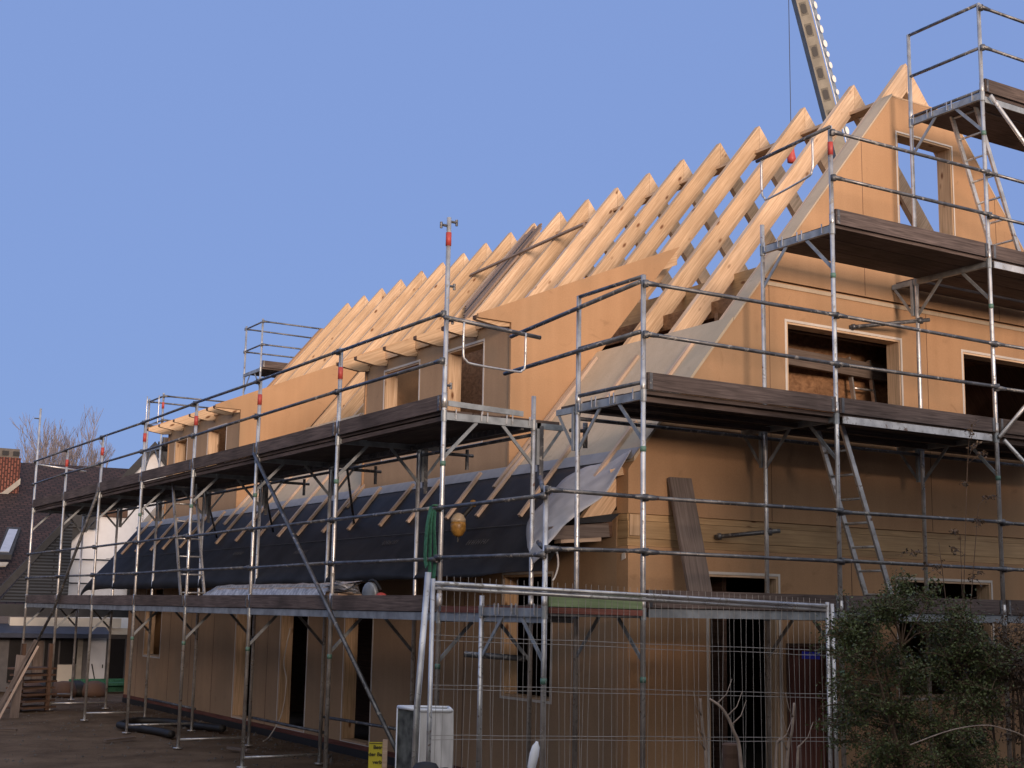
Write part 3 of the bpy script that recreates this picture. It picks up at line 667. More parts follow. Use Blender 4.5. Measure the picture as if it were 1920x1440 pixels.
# ties into the wall
for p, q in (((1.62, -.035, 2.86), (2.12, -.52, 2.93)), ((3.72, -.035, 5.44), (4.58, -.50, 5.56))):
    mb = MB(); mb.tube([p, q], .024, 8); mb.tube([V(q)-(V(q)-V(p)).normalized()*.16, V(q)-(V(q)-V(p)).normalized()*.09], .042, 8); mb.tube([V(p)+(V(q)-V(p)).normalized()*.03, V(p)+(V(q)-V(p)).normalized()*.07], .036, 8)
    mb.build('wall_tie', M['darksteel'], G_, smooth=True)
mb = MB(); mb.tube([(-.07, -.0, 3.96), (-.07, -.0, 3.70)], .026, 10); mb.tube([(-.30, -.06, 3.86), (-.03, -.0, 3.88)], .02, 8); mb.build('tie_tube', M['darksteel'], G_, smooth=True)
tubeobj('tie_tube', [(-1.62, -.30, 1.63), (-1.15, -.62, 1.60)], .028, M['darksteel'], G_)
for s1, e1 in (((-1.35, 1.70), (-1.50, 1.50)),): pass
tubeobj('rail_stub', [(-1.50, -1.42, 3.09), (-1.18, -.88, 3.26)], .022, M['darksteel'], G_)
tubeobj('rail_stub', [(-1.50, -1.42, 2.59), (-1.22, -.92, 2.66)], .022, M['darksteel'], G_)

# -- far gable scaffold
F_ = thing('scaffold', 'distant steel scaffold tower behind the far gable rising past the rafters', 'scaffold', (3, 18.8, 0))
PF = lambda s, t, z: (s, 18.35+t, z)
f = scaffold(F_, PF)
for s, zt in ((1.1, 6.72), (3.36, 8.72), (5.9, 8.72)):
    f.pole(s, 0, 0, zt, red=(zt-.35,) if s < 2 else ()); f.pole(s, 1.067, 0, zt)
for s, z in ((1.1, 5.55), (3.36, 5.55), (3.36, 7.55), (5.9, 7.55)): f.transom(s, z)
for a, b, z in ((1.1, 3.36, 5.55), (3.36, 5.9, 7.55)):
    f.deck(a, b, z); f.toe(a, b, z)
    for r_ in (.55, 1.1): f.rail(a, b, 0, z+r_); f.rail(a, b, 1.067+.09, z+r_)
    for r_ in (.55, 1.1): tubeobj('end_rail', [PF(a, 0, z+r_), PF(a, 1.067, z+r_)], .02, M['darksteel'], F_, 8)
tubeobj('swing_gate', smoothcurve([PF(1.0, .0, 6.66), PF(1.0, .0, 6.1), PF(1.0, .1, 6.03), PF(1.0, .8, 6.1), PF(1.0, .9, 6.2), PF(1.0, .9, 6.75)], 4), .012, M['steel'], F_, 6)
# ------------------------------------------------------------------ loose things on the site
def ladder(label, foot, head, wvec, n, parent=None, r=.014):
    t = thing('ladder', label, 'ladder', foot, 'aluminium ladders on the scaffold')
    foot, head, wv = V(foot), V(head), V(wvec)
    for s in (-.5, .5):
        MB().beam(foot+wv*s, head+wv*s, .028, .055, up=(0, 0, 1)).build('stile', M['steel'], t)
    for i in range(n):
        c = foot.lerp(head, (i+.6)/n); MB().tube([c-wv*.5, c+wv*.5], r, 8).build('rung', M['steel'], t, smooth=True)
    return t
ladder('aluminium ladder leaning up to the gable scaffold second deck beside the lower window', (3.12, -1.0, 2.12), (2.36, -1.0, 4.12), (0, .36, 0), 8)
ladder('aluminium ladder below the topmost deck in front of the gable top window', (5.50, -1.0, 6.12), (4.70, -1.0, 8.12), (0, .36, 0), 8)
ladder('aluminium ladder standing on the lower eaves deck in front of the black membrane', (-1.0, 9.3, 2.05), (-1.0, 10.1, 4.03), (.38, 0, 0), 7)
ladder('grey stepladder standing inside the room behind the wide upper gable window', (4.66, .46, 3.3), (4.56, .64, 5.25), (.36, 0, 0), 7)
# plank leaning on the gable wall
o = MB().beam((1.12, -.42, 2.12), (1.105, -.07, 3.46), .30, .045, up=(0, -1, .25)).build('plank', M['plankgrey'])
tag(o, 'weathered grey plank leaning against the gable wall beside the scaffold ladder', 'plank')
# bundle lying on the rafters and loose batten across them
t = thing('timber_bundle', 'bundle of weathered strips lying on the rafters above the near dormer', 'timber', (4, 8.7, 8))
for i, (y, m_, w_) in enumerate(((8.48, 'oldwood', .07), (8.57, 'plankgrey', .06), (8.66, 'oldwood', .07), (8.74, 'black', .022), (8.79, 'plankgrey', .06), (8.88, 'oldwood', .07), (8.97, 'oldwood', .06))):
    a, b = 3.25+.05*i, 4.80+.06*(i % 3)
    for k in range(1):
        MB().beam((a, y, rz(a)+.03), (b, y+.03, rz(b)+.03), w_, .03, up=(-SL, 0, 1)).build('strip', M[m_], t)
o = MB().beam((4.25, 10.07, rz(4.25)+.07), (4.40, 6.55, rz(4.40)+.07), .07, .035, up=(-SL, 0, 1)).build('loose_batten', M['oldwood'])
tag(o, 'single brown batten lying diagonally across the rafters near the ridge', 'batten')
# green lashing strap
mb = MB()
for k, (dx, dy, z1) in enumerate(((.0, .03, 2.25), (.02, -.01, 2.32), (-.02, .06, 2.45))):
    pts = smoothcurve([(-1.56+dx*.2, .47+dy, 3.05), (-1.575+dx, .49+dy, 2.85), (-1.55+dx*1.6, .52+dy*1.3, 2.55), (-1.56+dx, .50+dy, z1)], 5)
    for a, b in zip(pts[:-1], pts[1:]): mb.beam(a, b, .006, .06, up=(0, 1, .1))
mb.beam((-1.58, .42, 3.055), (-1.50, .60, 3.055), .05, .01)
tag(mb.build('lashing_strap', M['strap']), 'green lashing strap hanging over the scaffold rail next to the corner pole', 'strap')
# site lamp : yellow body, pale dome
M['yellow'] = mat('yellow_plastic', (0.30, 0.16, 0.035), rough=0.4, var=.3, scale=20)
M['cream'] = mat('cream_plastic', (0.42, 0.33, 0.22), rough=0.35)
t = thing('work_lamp', 'yellow and grey work lamp hanging below the rail in front of the membrane', 'lamp', (-.32, 2.25, 3.0))
def lathe(prof, c, n=18, axis=(0, 0, 1), xx=(1, 0, 0)):
    mb = MB(); ax = V(axis).normalized(); x = (V(xx)-ax*V(xx).dot(ax)).normalized(); y = ax.cross(x); R_ = []
    for r, h in prof:
        b = len(mb.v); mb.v += [tuple(V(c)+ax*h+x*r*math.cos(2*math.pi*k/n)+y*r*math.sin(2*math.pi*k/n)) for k in range(n)]; R_.append(b)
    for i in range(len(R_)-1):
        for k in range(n):
            k2 = (k+1) % n; mb.f.append((R_[i]+k, R_[i]+k2, R_[i+1]+k2, R_[i+1]+k)); mb.uv.append([(0, 0)]*4); mb.mi.append(0)
    for b, rev in ((R_[0], True), (R_[-1], False)):
        q = [b+k for k in range(n)]; mb.f.append(tuple(reversed(q)) if rev else tuple(q)); mb.uv.append([(0, 0)]*n); mb.mi.append(0)
    return mb
LC = V((-.30, 2.22, 3.0))
lathe([(.02, -.14), (.055, -.12), (.085, -.07), (.09, -.01), (.085, .03)], LC).build('lamp_body', M['yellow'], t, smooth=True)
lathe([(.088, .03), (.085, .06), (.06, .11), (.02, .135)], LC).build('lamp_dome', M['cream'], t, smooth=True)
MB().tube(smoothcurve([LC+V((.05, .05, .05)), LC+V((.12, .06, .13)), LC+V((.20, .05, .22)), LC+V((.24, .06, .30))], 4), .028, 8).build('lamp_arm', M['black'], t, smooth=True)
lathe([(.03, 0), (.04, .03), (.03, .07), (.01, .08)], LC+V((.22, .05, .22))).build('clamp_knob', M['yellow'], t, smooth=True)
MB().tube([LC+V((0, 0, -.20)), LC+V((0, 0, -.13))], .012, 6).build('hook', M['black'], t)
# wrapped timber pack on lower eaves deck
M['foil'] = mat('clear_foil', (0.42, 0.44, 0.48), rough=0.22, var=.35, scale=14, bump=.9)
t = thing('timber_pack', 'long pack of planed boards wrapped in torn plastic foil lying on the lower eaves deck', 'timber', (-.95, 6, 2.05))
for i in range(3):
    for k in range(3): MB().box(-1.15+.14*i, 3.35+.25*k+.1*i, 2.06+.075*k, -1.02+.14*i, 8.2-.2*k, 2.128+.075*k).build('board', M['batten'], t)
mb = MB(); ys = [3.3+i*.14 for i in range(41)]; P = []
for y in ys:
    e_ = 1 if 3.6 < y < 7.9 else .75
    row = []
    for q, (x, z) in enumerate(((-1.22, 2.06), (-1.19, 2.20), (-1.12, 2.315), (-.95, 2.335), (-.78, 2.32), (-.72, 2.2), (-.70, 2.06))):
        zz = z if z < 2.1 else 2.06+(z-2.06)*(e_ if y < 7.9 else max(.1, 1-(y-7.9)*.8))
        row.append(V((x+.02*noise.noise(V((y*5, q, 0))), y, zz+.02*noise.noise(V((y*6, q*2, 4))))))
    P.append(row)
for i in range(4, len(ys)-1):
    for j in range(6): mb.quad([P[i][j], P[i][j+1], P[i+1][j+1], P[i+1][j]], [(0, 0)]*4)
fo = mb.build('foil', M['foil'], t, smooth=True); weld(fo)
mb = MB(); c0 = V((-1.10, 3.55, 2.27)); rr = random.Random(5)
pts = [c0+V((rr.uniform(-.12, .16), rr.uniform(-.3, .35), rr.uniform(-.06, .09))) for _ in range(40)]
for i in range(0, 38): mb.quad([pts[i], pts[i+1], pts[(i+2) % 40]], [(0, 0)]*3)
mb.build('crumpled_foil', M['foil'], t)
# clamp saw next to the pack
t = thing('chop_saw', 'small grey and red circular saw standing on the lower eaves deck beside the timber pack', 'power tool', (-1.05, 2.75, 2.05))
lathe([(.11, -.03), (.13, -.02), (.13, .02), (.11, .03)], (-1.1, 2.82, 2.20), axis=(1, .2, 0), xx=(0, 0, 1)).build('blade_guard', M['beam'], t, smooth=True)
lathe([(.03, -.09), (.06, -.08), (.065, .05), (.04, .09)], (-1.06, 2.62, 2.15), axis=(.3, 1, 0), xx=(0, 0, 1)).build('motor', M['red'], t, smooth=True)
MB().tube(smoothcurve([(-1.08, 2.95, 2.24), (-1.08, 2.88, 2.34), (-1.08, 2.74, 2.34), (-1.06, 2.62, 2.24)], 4), .016, 8).build('handle', M['black'], t, smooth=True)
MB().box(-1.22, 2.5, 2.05, -.95, 3.0, 2.066).build('base_plate', M['beam'], t)

# -- mesh fence in front
FA, FB, FP0, FPC, FP3 = (-3.411, -2.97, 2.22), (0.052, -3.29, 2.119), (-3.495, -3.052, 2.29), (-3.50, -3.10, .97), (0.083, -3.313, 2.137)
def rot_frame(A, B):
    A, B = V(A), V(B); L = (B-A).length; d = (B-A)/L; return A, d, L
t = thing('mesh_fence', 'galvanised mesh site fence panel in front of the scaffold corner', 'fence', (-4.0, -6.4, 0))
dz = V((0, 0, 1)); FR = .0155
A0, d, L = rot_frame(FA, FB)
dn = d.cross(dz).normalized()
for k_, (o_, h_) in enumerate(((0, 0), (.012, .033))):
    MB().tube([A0+dn*-o_-dz*h_, A0-dn*o_+d*L-dz*h_], FR, 14).build('top_rail', M['steel'], t, smooth=True)
MB().tube([A0-dz*1.93, A0+d*L-dz*1.93], FR, 10).build('bottom_rail', M['steel'], t, smooth=True)
for q in (0.0, L): MB().tube([A0+d*q-dz*2.15, A0+d*q+dz*.03], .0165, 14).build('post', M['steel'], t, smooth=True)
mb = MB(); fr = random.Random(11); nw = 62
for i in range(1, nw):
    for rep in range(1):
        q = L*i/nw+fr.uniform(-.006, .006); lean = fr.uniform(-.022, .022)
        pts = [A0+d*(q+lean*.1)+dz*.055-dn*.018]
        for h in (.2, .5, .9, 1.4, 1.95): pts.append(A0+d*(q-lean*h+fr.uniform(-.003, .003))-dn*.018-dz*h)
        mb.tube(pts, .0019, 4, caps=False)
M['wire'] = mat('fence_wire', (0.36, 0.34, 0.32), rough=.5, metal=.4)
mb.build('vertical_wires', M['wire'], t, kind='stuff')
for h in (.36, .395, .70, .73, 1.04, 1.07, 1.40, 1.43):
    pts = [A0+d*(L*k/12)-dn*.022-dz*(h+fr.uniform(-.004, .004)) for k in range(13)]
    MB().tube(pts, .0022, 5, caps=False).build('horizontal_wire', M['wire'], t)
M['blue'] = mat('blue_plate', (0.012, 0.015, 0.22), rough=0.4, var=.05)
q = L*.958; pc = A0+d*q-dn*.035-dz*.40
pl = MB().beam(pc-d*.09, pc+d*.09, .004, .058).build('name_plate', M['blue'], t)
mb = MB()
for a, b in ((-.075, -.036), (-.022, .078)):
    k = a
    while k < b: mb.beam(pc-dn*.004+d*k-dz*.006, pc-dn*.004+d*(k+.0075)-dz*.006, .001, .010); k += .0115
mb.beam(pc-dn*.004-d*.085+dz*.022, pc-dn*.004+d*.085+dz*.022, .001, .003)
mb.build('plate_lettering', M['white'], pl)
t2 = thing('fence_post', 'bright galvanised end post of the next fence panel with black clamp at the yard side', 'fence post', tuple(FP0[:2])+(0,))
MB().tube([V(FP0)-dz*2.1-d*.075, V(FP0)-d*.055-dz*.9, V(FP0)], .0225, 14).build('post', M['steel'], t2, smooth=True)
cl = V(FPC); mb = lathe([(.085, -.10), (.095, -.06), (.098, .0), (.07, .04), (.03, .05)], cl); mb.build('clamp', M['black'], t2, smooth=True)
MB().tube(smoothcurve([cl+d*.08, cl+d*.16+dz*.01, cl+d*.2-dz*.04], 4), .004, 6).build('clamp_wire', M['black'], t2, smooth=True)
t3 = thing('fence_post', 'second fence post standing close against the right end of the mesh panel', 'fence post', tuple(FP3[:2])+(0,))
MB().tube([V(FP3)-dz*2.1+d*.02, V(FP3)], .0165, 12).build('post', M['steel'], t3, smooth=True)

# white open cabinet
M['cab'] = mat('dirty_white', (0.58, 0.575, 0.57), rough=0.55, var=.18, scale=5, stretch=(3, 3, .6))
M['cabin'] = mat('mouldy_grey', (0.09, 0.095, 0.085), rough=0.8, var=.6, scale=9)
t = thing('metal_cabinet', 'white open topped metal cabinet with mouldy inside behind the fence post', 'cabinet', (-2.4, -1.0, 0))
cx, cy = -2.60, -.89; ex = V((.40, -.24, 0)).normalized(); ey = V((.52, .84, 0)).normalized(); O = V((cx, cy, 0))
wW, dD, hH = .46, .40, 1.19
def pan(a, b, name, m_, th=.02, h0=0, h1=hH):
    a, b = V(a), V(b); n = (b-a).cross(V((0, 0, 1))).normalized()*th
    MB().prism([[a+V((0, 0, h0)), b+V((0, 0, h0)), b+V((0, 0, h1)), a+V((0, 0, h1))]], n).build(name, M[m_], t)
P0, P1 = O+ex*.20, O+ex*(.20+.30)
F0 = O+ex*.185; F1 = O+ex*.46; B0 = O+ey*.34-ex*.02; B1 = B0+ex*.44
pan(F0, F1, 'front_panel', 'cab', -.02); pan(F0+ey*.022, B0, 'side_panel', 'cabin', .02); pan(B0+ex*.0, B1, 'back_panel', 'cabin', .02); pan(F1, B1, 'side_panel', 'cab', .02)
mb = MB()
for a, b in ((F0, F1), (F0, B0), (B0, B1), (F1, B1)): mb.tube([V(a)+V((0, 0, hH)), V(b)+V((0, 0, hH))], .016, 8)
mb.tube([V(F0), V(F0)+V((0, 0, hH))], .014, 8); mb.tube([V(B0), V(B0)+V((0, 0, hH))], .014, 8)
mb.build('rim', M['white'], t, smooth=True)

# yellow warning sign cut off by a wooden post
M['signyellow'] = mat('sign_yellow', (0.50, 0.43, 0.03), rough=.5, var=.08)
t = thing('warning_sign', 'yellow warning sign with black lettering fixed to a pale post by the scaffold foot', 'sign', (-2.95, -1.2, 0))
sx = V((.85, -.52, 0)).normalized(); sn = V((-.52, -.85, 0)).normalized(); SO = V((-3.003, -1.195, 0))
pn = MB().prism([[SO+V((0, 0, .55)), SO+sx*.11+V((0, 0, .55)), SO+sx*.11+V((0, 0, .965)), SO+V((0, 0, .965))]], -sn*.006).build('panel', M['signyellow'], t)
MB().prism([[SO+sx*.112+sn*.01, SO+sx*.15+sn*.01, SO+sx*.15+sn*.01+V((0, 0, .985)), SO+sx*.112+sn*.01+V((0, 0, .985))]], -sn*.035).build('post', M['batten'], t)
def text(s, size, loc, xdir, ndir, m_, parent, align='RIGHT'):
    c = bpy.data.curves.new('lettering', 'FONT'); c.body = s; c.size = size; c.align_x = align; c.extrude = .0008; c.offset = size*.02
    o = bpy.data.objects.new('lettering', c); COL.objects.link(o)
    x = V(xdir).normalized(); n = V(ndir).normalized(); y = n.cross(x)
    mm = Matrix((x, y, n)).transposed().to_4x4(); mm.translation = V(loc)
    dg = bpy.context.evaluated_depsgraph_get(); me = bpy.data.meshes.new_from_object(o.evaluated_get(dg)); bpy.data.objects.remove(o); me.transform(mm)
    o2 = bpy.data.objects.new('lettering', me); COL.objects.link(o2); me.materials.clear(); me.materials.append(M[m_])
    o2.parent = parent; o2.matrix_parent_inverse = world_of(parent).inverted(); return o2
for s, z in (('Betr', .912), ('der Ba', .856), ('verb', .795)):
    text(s, .041, SO+sx*.109+sn*.003+V((0, 0, z)), sx, sn, 'black', pn)
mb = MB(); mb.beam(SO+sx*.004+sn*.003+V((0, 0, .955)), SO+sx*.108+sn*.003+V((0, 0, .955)), .001, .005); mb.beam(SO+sx*.004+sn*.003+V((0, 0, .742)), SO+sx*.108+sn*.003+V((0, 0, .742)), .001, .005); mb.build('sign_rule', M['black'], pn)

# stump, white bottle
lathe([(.058, 0), (.055, 1.1), (.06, 1.13), (.06, 1.185), (.052, 1.195)], (-1.86, -4.317, 0)).build('stub', M['darkwood'])
o = bpy.data.objects['stub']; o.name = 'wooden_post'; tag(o, 'short round wooden post with a cap among the dry stems behind the fence', 'post')
o = lathe([(.01, -.12), (.028, -.09), (.032, .0), (.026, .05), (.012, .075), (.008, .085)], (-2.968, -3.625, 1.10), axis=(.25, 0, 1)).build('plastic_cap', M['white'], None, smooth=True)
tag(o, 'small white plastic piece stuck upright beside the corner scaffold pole', 'plastic cover')
o = MB().tube(smoothcurve([(-1.44, -1.40, 2.60), (-1.36, -1.42, 2.57), (-1.33, -1.42, 2.45), (-1.36, -1.42, 2.34), (-1.39, -1.42, 2.30)], 5), .008, 6).build('tie_cord', M['lead0' if 'lead0' in M else 'trim'], None, smooth=True)
tag(o, 'short pale cord looped over the rail stub at the scaffold corner', 'cord')
# hose on the ground
t = thing('drain_pipe', 'black drain pipe curled on the ground beside the house wall', 'pipe', (-.8, 11, 0))
MB().tube(smoothcurve([(-1.35, 11.6, .06), (-.95, 12.1, .07), (-.45, 11.8, .06), (-.25, 10.9, .06), (-.12, 10.1, .08)], 6), .058, 12).build('pipe_run', M['black'], t, smooth=True)
MB().tube(smoothcurve([(-1.40, 11.5, .06), (-1.32, 10.9, .06), (-1.15, 10.2, .06), (-1.12, 9.6, .06)], 6), .058, 12).build('pipe_run', M['black'], t, smooth=True)
# cable hanging from a doorway
o = MB().tube(smoothcurve([(.40, 8.75, 1.7), (.30, 8.7, 1.2), (.25, 8.45, .9), (.3, 8.7, .4), (.2, 8.9, .05), (-.1, 8.4, .03)], 6), .009, 6).build('cable', M['trim'], None, smooth=True)
tag(o, 'pale cable hanging out of the narrow doorway to the ground', 'cable')
# leaning timbers at the left
t = None
for i, (a, b, lab, m_, w_) in enumerate((((-2.90, 14.1, -.05), (-1.934, 15.5, 1.316), 'leftmost of three long boards leaning together at the yard edge', 'plankgrey', .07), ((-2.85, 13.9, -.05), (-1.909, 15.4, 1.21), 'middle of three long boards leaning together at the yard edge, thin and pale', 'batten', .04),
                            ((-2.42, 14.6, -.05), (-2.25, 15.2, 1.05), 'wide upright board right of the two thin leaning boards at the yard edge', 'plankgrey', .16))):
    o = MB().beam(a, b, w_, .03, up=(0, -1, .3)).build('board', M[m_]); tag(o, lab, 'board', 'boards leaning at the yard edge')

# -- crane behind
t = thing('crane', 'pale telescopic crane boom with a row of holes rising behind the rafters', 'crane', (18.9, 14.8, 0))
M['lead0'] = mat('boom_dark_paint', (0.10, 0.09, 0.07), rough=.6, var=.3, scale=4); M['boom'] = mat('boom_paint', (0.17, 0.155, 0.12), rough=.55, var=.25, scale=3); M['holelight'] = mat('hole_light', (0.75, 0.74, 0.70), rough=.4, var=.03)  # the white is for light at the boom holes, not paint
Ptop, Pbot = V((17.12, 14.67, 21.4)), V((23.2, 14.53, 2.6)); bd_ = (Pbot-Ptop).normalized()
camd = V((.83, .55, 0)); sx_ = bd_.cross(V((-.52, -.85, 0))).normalized()
Ptop -= rt*.50; Pbot -= rt*.50
back = V((.5157, .8408, .16)); sd = bd_.cross(back).normalized()   # across the boom
if sd.x < 0: sd = -sd
nb = sd.cross(bd_).normalized(); nb = -nb if nb.dot(back) > 0 else nb   # towards the viewer
MB().beam(Ptop, Pbot, .34, .45, up=nb).build('boom', M['boom'], t)
LB = (Pbot-Ptop).length
for k in range(16):
    if k == 8: continue
    c = Ptop+bd_*(1.5+.62*k)+nb*.226-sd*.02
    MB().prism([[c+bd_*a_*.14+sd*b_*.075 for a_, b_ in ((-1, -.5), (-.7, -1), (.7, -1), (1, -.5), (1, .5), (.7, 1), (-.7, 1), (-1, .5))]], nb*.01).build('boom_slot', M['black'], t)
    MB().beam(c+nb*.001-bd_*.19, c+nb*.001+bd_*.19, .20, .004, up=nb).build('boom_frame', M['lead0'], t)
sn_ = (sd*.75+nb*.66).normalized()
MB().prism([[Ptop+nb*.226+sd*.201, Ptop+nb*.02+sd*.38, Ptop+bd_*(LB-.1)+nb*.02+sd*.28, Ptop+bd_*(LB-.1)+nb*.226+sd*.201]], sd*.02).build('boom_flange', M['beam'], t)
R0 = random.Random(2)
for k in range(30):
    c = Ptop+bd_*(1.25+.36*k+R0.uniform(-.05, .05))+nb*.10+sd*(.33-.002*k)
    n_ = (nb*.8+sd*.5).normalized(); u_ = bd_; v_ = n_.cross(u_)
    rr_ = (.12, .19) if k < 3 else (R0.uniform(.05, .075), R0.uniform(.08, .125))
    MB().prism([[c+n_*.05+u_*math.cos(a_)*rr_[1]+v_*math.sin(a_)*rr_[0] for a_ in [i*math.pi/6 for i in range(12)]]], n_*.01).build('hole_light_disc', M['holelight'], t)  # white disc paints the bright light showing at a hole
MB().box(22.2, 13.6, 0, 24.4, 15.6, 2.7).build('base', M['beam'], t)
MB().tube([(17.0, 14.5, 20.5), (9.55, 7.06, 10.98)], .01, 6) if False else None
MB().beam(Ptop-bd_*.1+nb*.1, V((16.9, 14.5, 19.9)), .1, .1).build('boom_head', M['black'], t)
hk = thing('crane_hook', 'red crane hook block hanging on a thin cable between the upper rafters', 'hook', (9.547, 7.037, 10.75))
MB().tube([(9.548, 7.04, 10.95), (9.32, 6.80, 14.4)], .007, 6).build('cable', M['black'], hk)
lathe([(.02, .20), (.05, .14), (.06, .02), (.085, -.10), (.08, -.18), (.03, -.2)], (9.547, 7.037, 10.78)).build('hook_block', M['red'], hk, smooth=True)

# -- neighbours at the back left
def tiles(name, a, b_, sx_=5.0, sz=6.0):
    m = bpy.data.materials.new(name); m.use_nodes = True; nt = m.node_tree; L = nt.links; b = nt.nodes['Principled BSDF']; b.inputs['Roughness'].default_value = .8
    tc = nt.nodes.new('ShaderNodeTexCoord'); br = nt.nodes.new('ShaderNodeTexBrick'); br.inputs['Scale'].default_value = 1
    br.inputs['Brick Width'].default_value = 1/sx_; br.inputs['Row Height'].default_value = 1/sz; br.inputs['Mortar Size'].default_value = .018; br.offset = .5
    br.inputs['Color1'].default_value = a+(1,); br.inputs['Color2'].default_value = b_+(1,); br.inputs['Mortar'].default_value = tuple(c*.3 for c in a)+(1,)
    L.new(tc.outputs['UV'], br.inputs['Vector']); L.new(br.outputs['Color'], b.inputs['Base Color'])
    bm = nt.nodes.new('ShaderNodeBump'); bm.inputs['Distance'].default_value = .03; bm.inputs['Strength'].default_value = 1; L.new(br.outputs['Fac'], bm.inputs['Height']); bm.invert = True; L.new(bm.outputs[0], b.inputs['Normal'])
    return m
M['tiles'] = tiles('roof_tiles', (0.026, 0.015, 0.014), (0.055, 0.029, 0.026)); M['slate'] = tiles('slates', (0.040, 0.048, 0.060), (0.055, 0.065, 0.082), .9, 13)
M['brick'] = tiles('chimney_brick', (0.16, 0.05, 0.035), (0.22, 0.08, 0.055), 6, 13); M['blackroof'] = mat('black_roofing', (0.03, 0.032, 0.036), rough=.7)
M['glass'] = mat('window_glass', (0.35, 0.40, 0.50), rough=.12, var=.05); M['dark'] = mat('dark_opening', (0.012, 0.012, 0.014), rough=.3)
M['greywall'] = mat('grey_render', (0.13, 0.13, 0.14), rough=.85); M['cremewall'] = mat('cream_panel', (0.60, 0.57, 0.50), rough=.7, var=.03); M['awning'] = mat('blue_awning', (0.035, 0.045, 0.075), rough=.7)
M['lead'] = mat('pale_flashing', (0.35, 0.33, 0.29), rough=.7)
h1 = thing('tiled_house', 'old neighbouring house with dark brown tiled roof, slate gable and brick chimney', 'house', (-2, 25, 0))
def uvroof(p): return (p.x, p.y*1.1+p.z)
# main roof plane facing the yard: eaves at y 22.6 z 1.75, ridge y 30 z 5.85
MB().prism([[(-14, 22.9, 1.9), (.36, 22.9, 1.9), (.95, 26, 3.70), (3.9, 30, 6.05), (-14, 30, 5.85)]], (0, 0, .06), uvf=uvroof).build('roof', M['tiles'], h1)
MB().prism([[(-14, 22.95, 0), (-1.3, 22.95, 0), (-1.3, 22.95, 2.0), (-14, 22.95, 2.0)]], (0, 3, 0)).build('wall', M['greywall'], h1)
MB().prism([[(-1.22, 22.8, 2.03), (.39, 22.8, 2.03), (.39, 22.8, 4.0), (.20, 22.8, 3.86)]], (0, .08, 0), uvf=lambda p: (p.x, p.z)).build('slate_gable', M['slate'], h1)
MB().beam((-1.45, 22.75, 1.98), (.34, 22.75, 4.12), .08, .16, up=(-1, 0, .8)).build('verge', M['blackroof'], h1)
ch = MB().box(-.58, 28.2, 4.4, .15, 28.9, 6.02).build('chimney', M['brick'], h1)
MB().box(-.56, 28.22, 6.02, .11, 28.88, 6.27).build('chimney_top', M['concrete'], ch)
for x in (-.36, -.07): MB().box(x, 28.19, 6.07, x+.17, 28.22, 6.20).build('flue_opening', M['dark'], ch)
MB().prism([[(.17, 28.15, 5.45), (.17, 28.15, 5.28), (-.32, 28.15, 4.82), (-.65, 28.15, 4.8), (-.65, 28.15, 4.95), (-.3, 28.15, 5.02)]], (0, .05, 0)).build('flashing', M['lead'], ch)
sw = MB().prism([[(-1.05, 24.3, 3.07), (-.70, 24.3, 3.07), (-.25, 25.6, 3.83), (-.60, 25.6, 3.83)]], (0, -.02, .12)).build('roof_window', M['blackroof'], h1)
MB().prism([[(-.98, 24.38, 3.25), (-.75, 24.38, 3.25), (-.36, 25.45, 3.87), (-.58, 25.45, 3.87)]], (0, -.01, .02)).build('pane', M['glass'], sw)
MB().prism([[(-1.25, 24.0, 2.86), (-.86, 24.1, 2.88), (-.78, 24.2, 2.97), (-1.2, 24.2, 2.97)]], (0, -.01, .03)).build('flashing', M['lead'], h1)
h2 = thing('white_house', 'white rendered neighbouring house with steep black gable roof behind the far scaffold', 'house', (3, 26, 0))
MB().prism([[(1.10, 26, 0), (5.2, 26, 0), (5.2, 26, 4.2), (3.18, 26, 6.30), (1.10, 26, 3.95)]], (1.75, 6, 0)).build('wall', M['white'], h2)
MB().prism([[(.85, 25.7, 3.72), (3.18, 25.7, 6.50), (3.18, 25.7, 6.22), (1.0, 25.7, 3.55)]], (1.9, 6.5, 0)).build('roof', M['blackroof'], h2)
MB().prism([[(3.18, 25.7, 6.50), (5.6, 25.7, 4.0), (5.6, 25.7, 3.7), (3.18, 25.7, 6.22)]], (1.9, 6.5, 0)).build('roof', M['blackroof'], h2)
MB().prism([[(3.25, 25.65, 6.50), (4.6, 25.65, 6.50), (4.6, 25.65, 4.7), (3.9, 25.65, 5.1)]], (1.5, 5, 0)).build('side_roof', M['blackroof'], h2)
MB().box(.95, 25.6, 4.02, 1.75, 26.0, 4.35).build('gutter_box', M['blackroof'], h2)
MB().box(1.5, 25.9, 4.36, 2.6, 25.99, 4.55).build('fascia', M['darkwood'], h2)
MB().tube([(1.10, 25.93, 3.18), (3.4, 25.93, 3.20)], .02, 6).build('cable', M['black'], h2)
MB().tube([(1.10, 25.93, 2.55), (3.4, 25.93, 2.53)], .02, 6).build('cable', M['black'], h2)
MB().box(2.74, 25.9, 2.25, 2.9, 25.99, 2.6).build('wall_bracket', M['black'], h2)
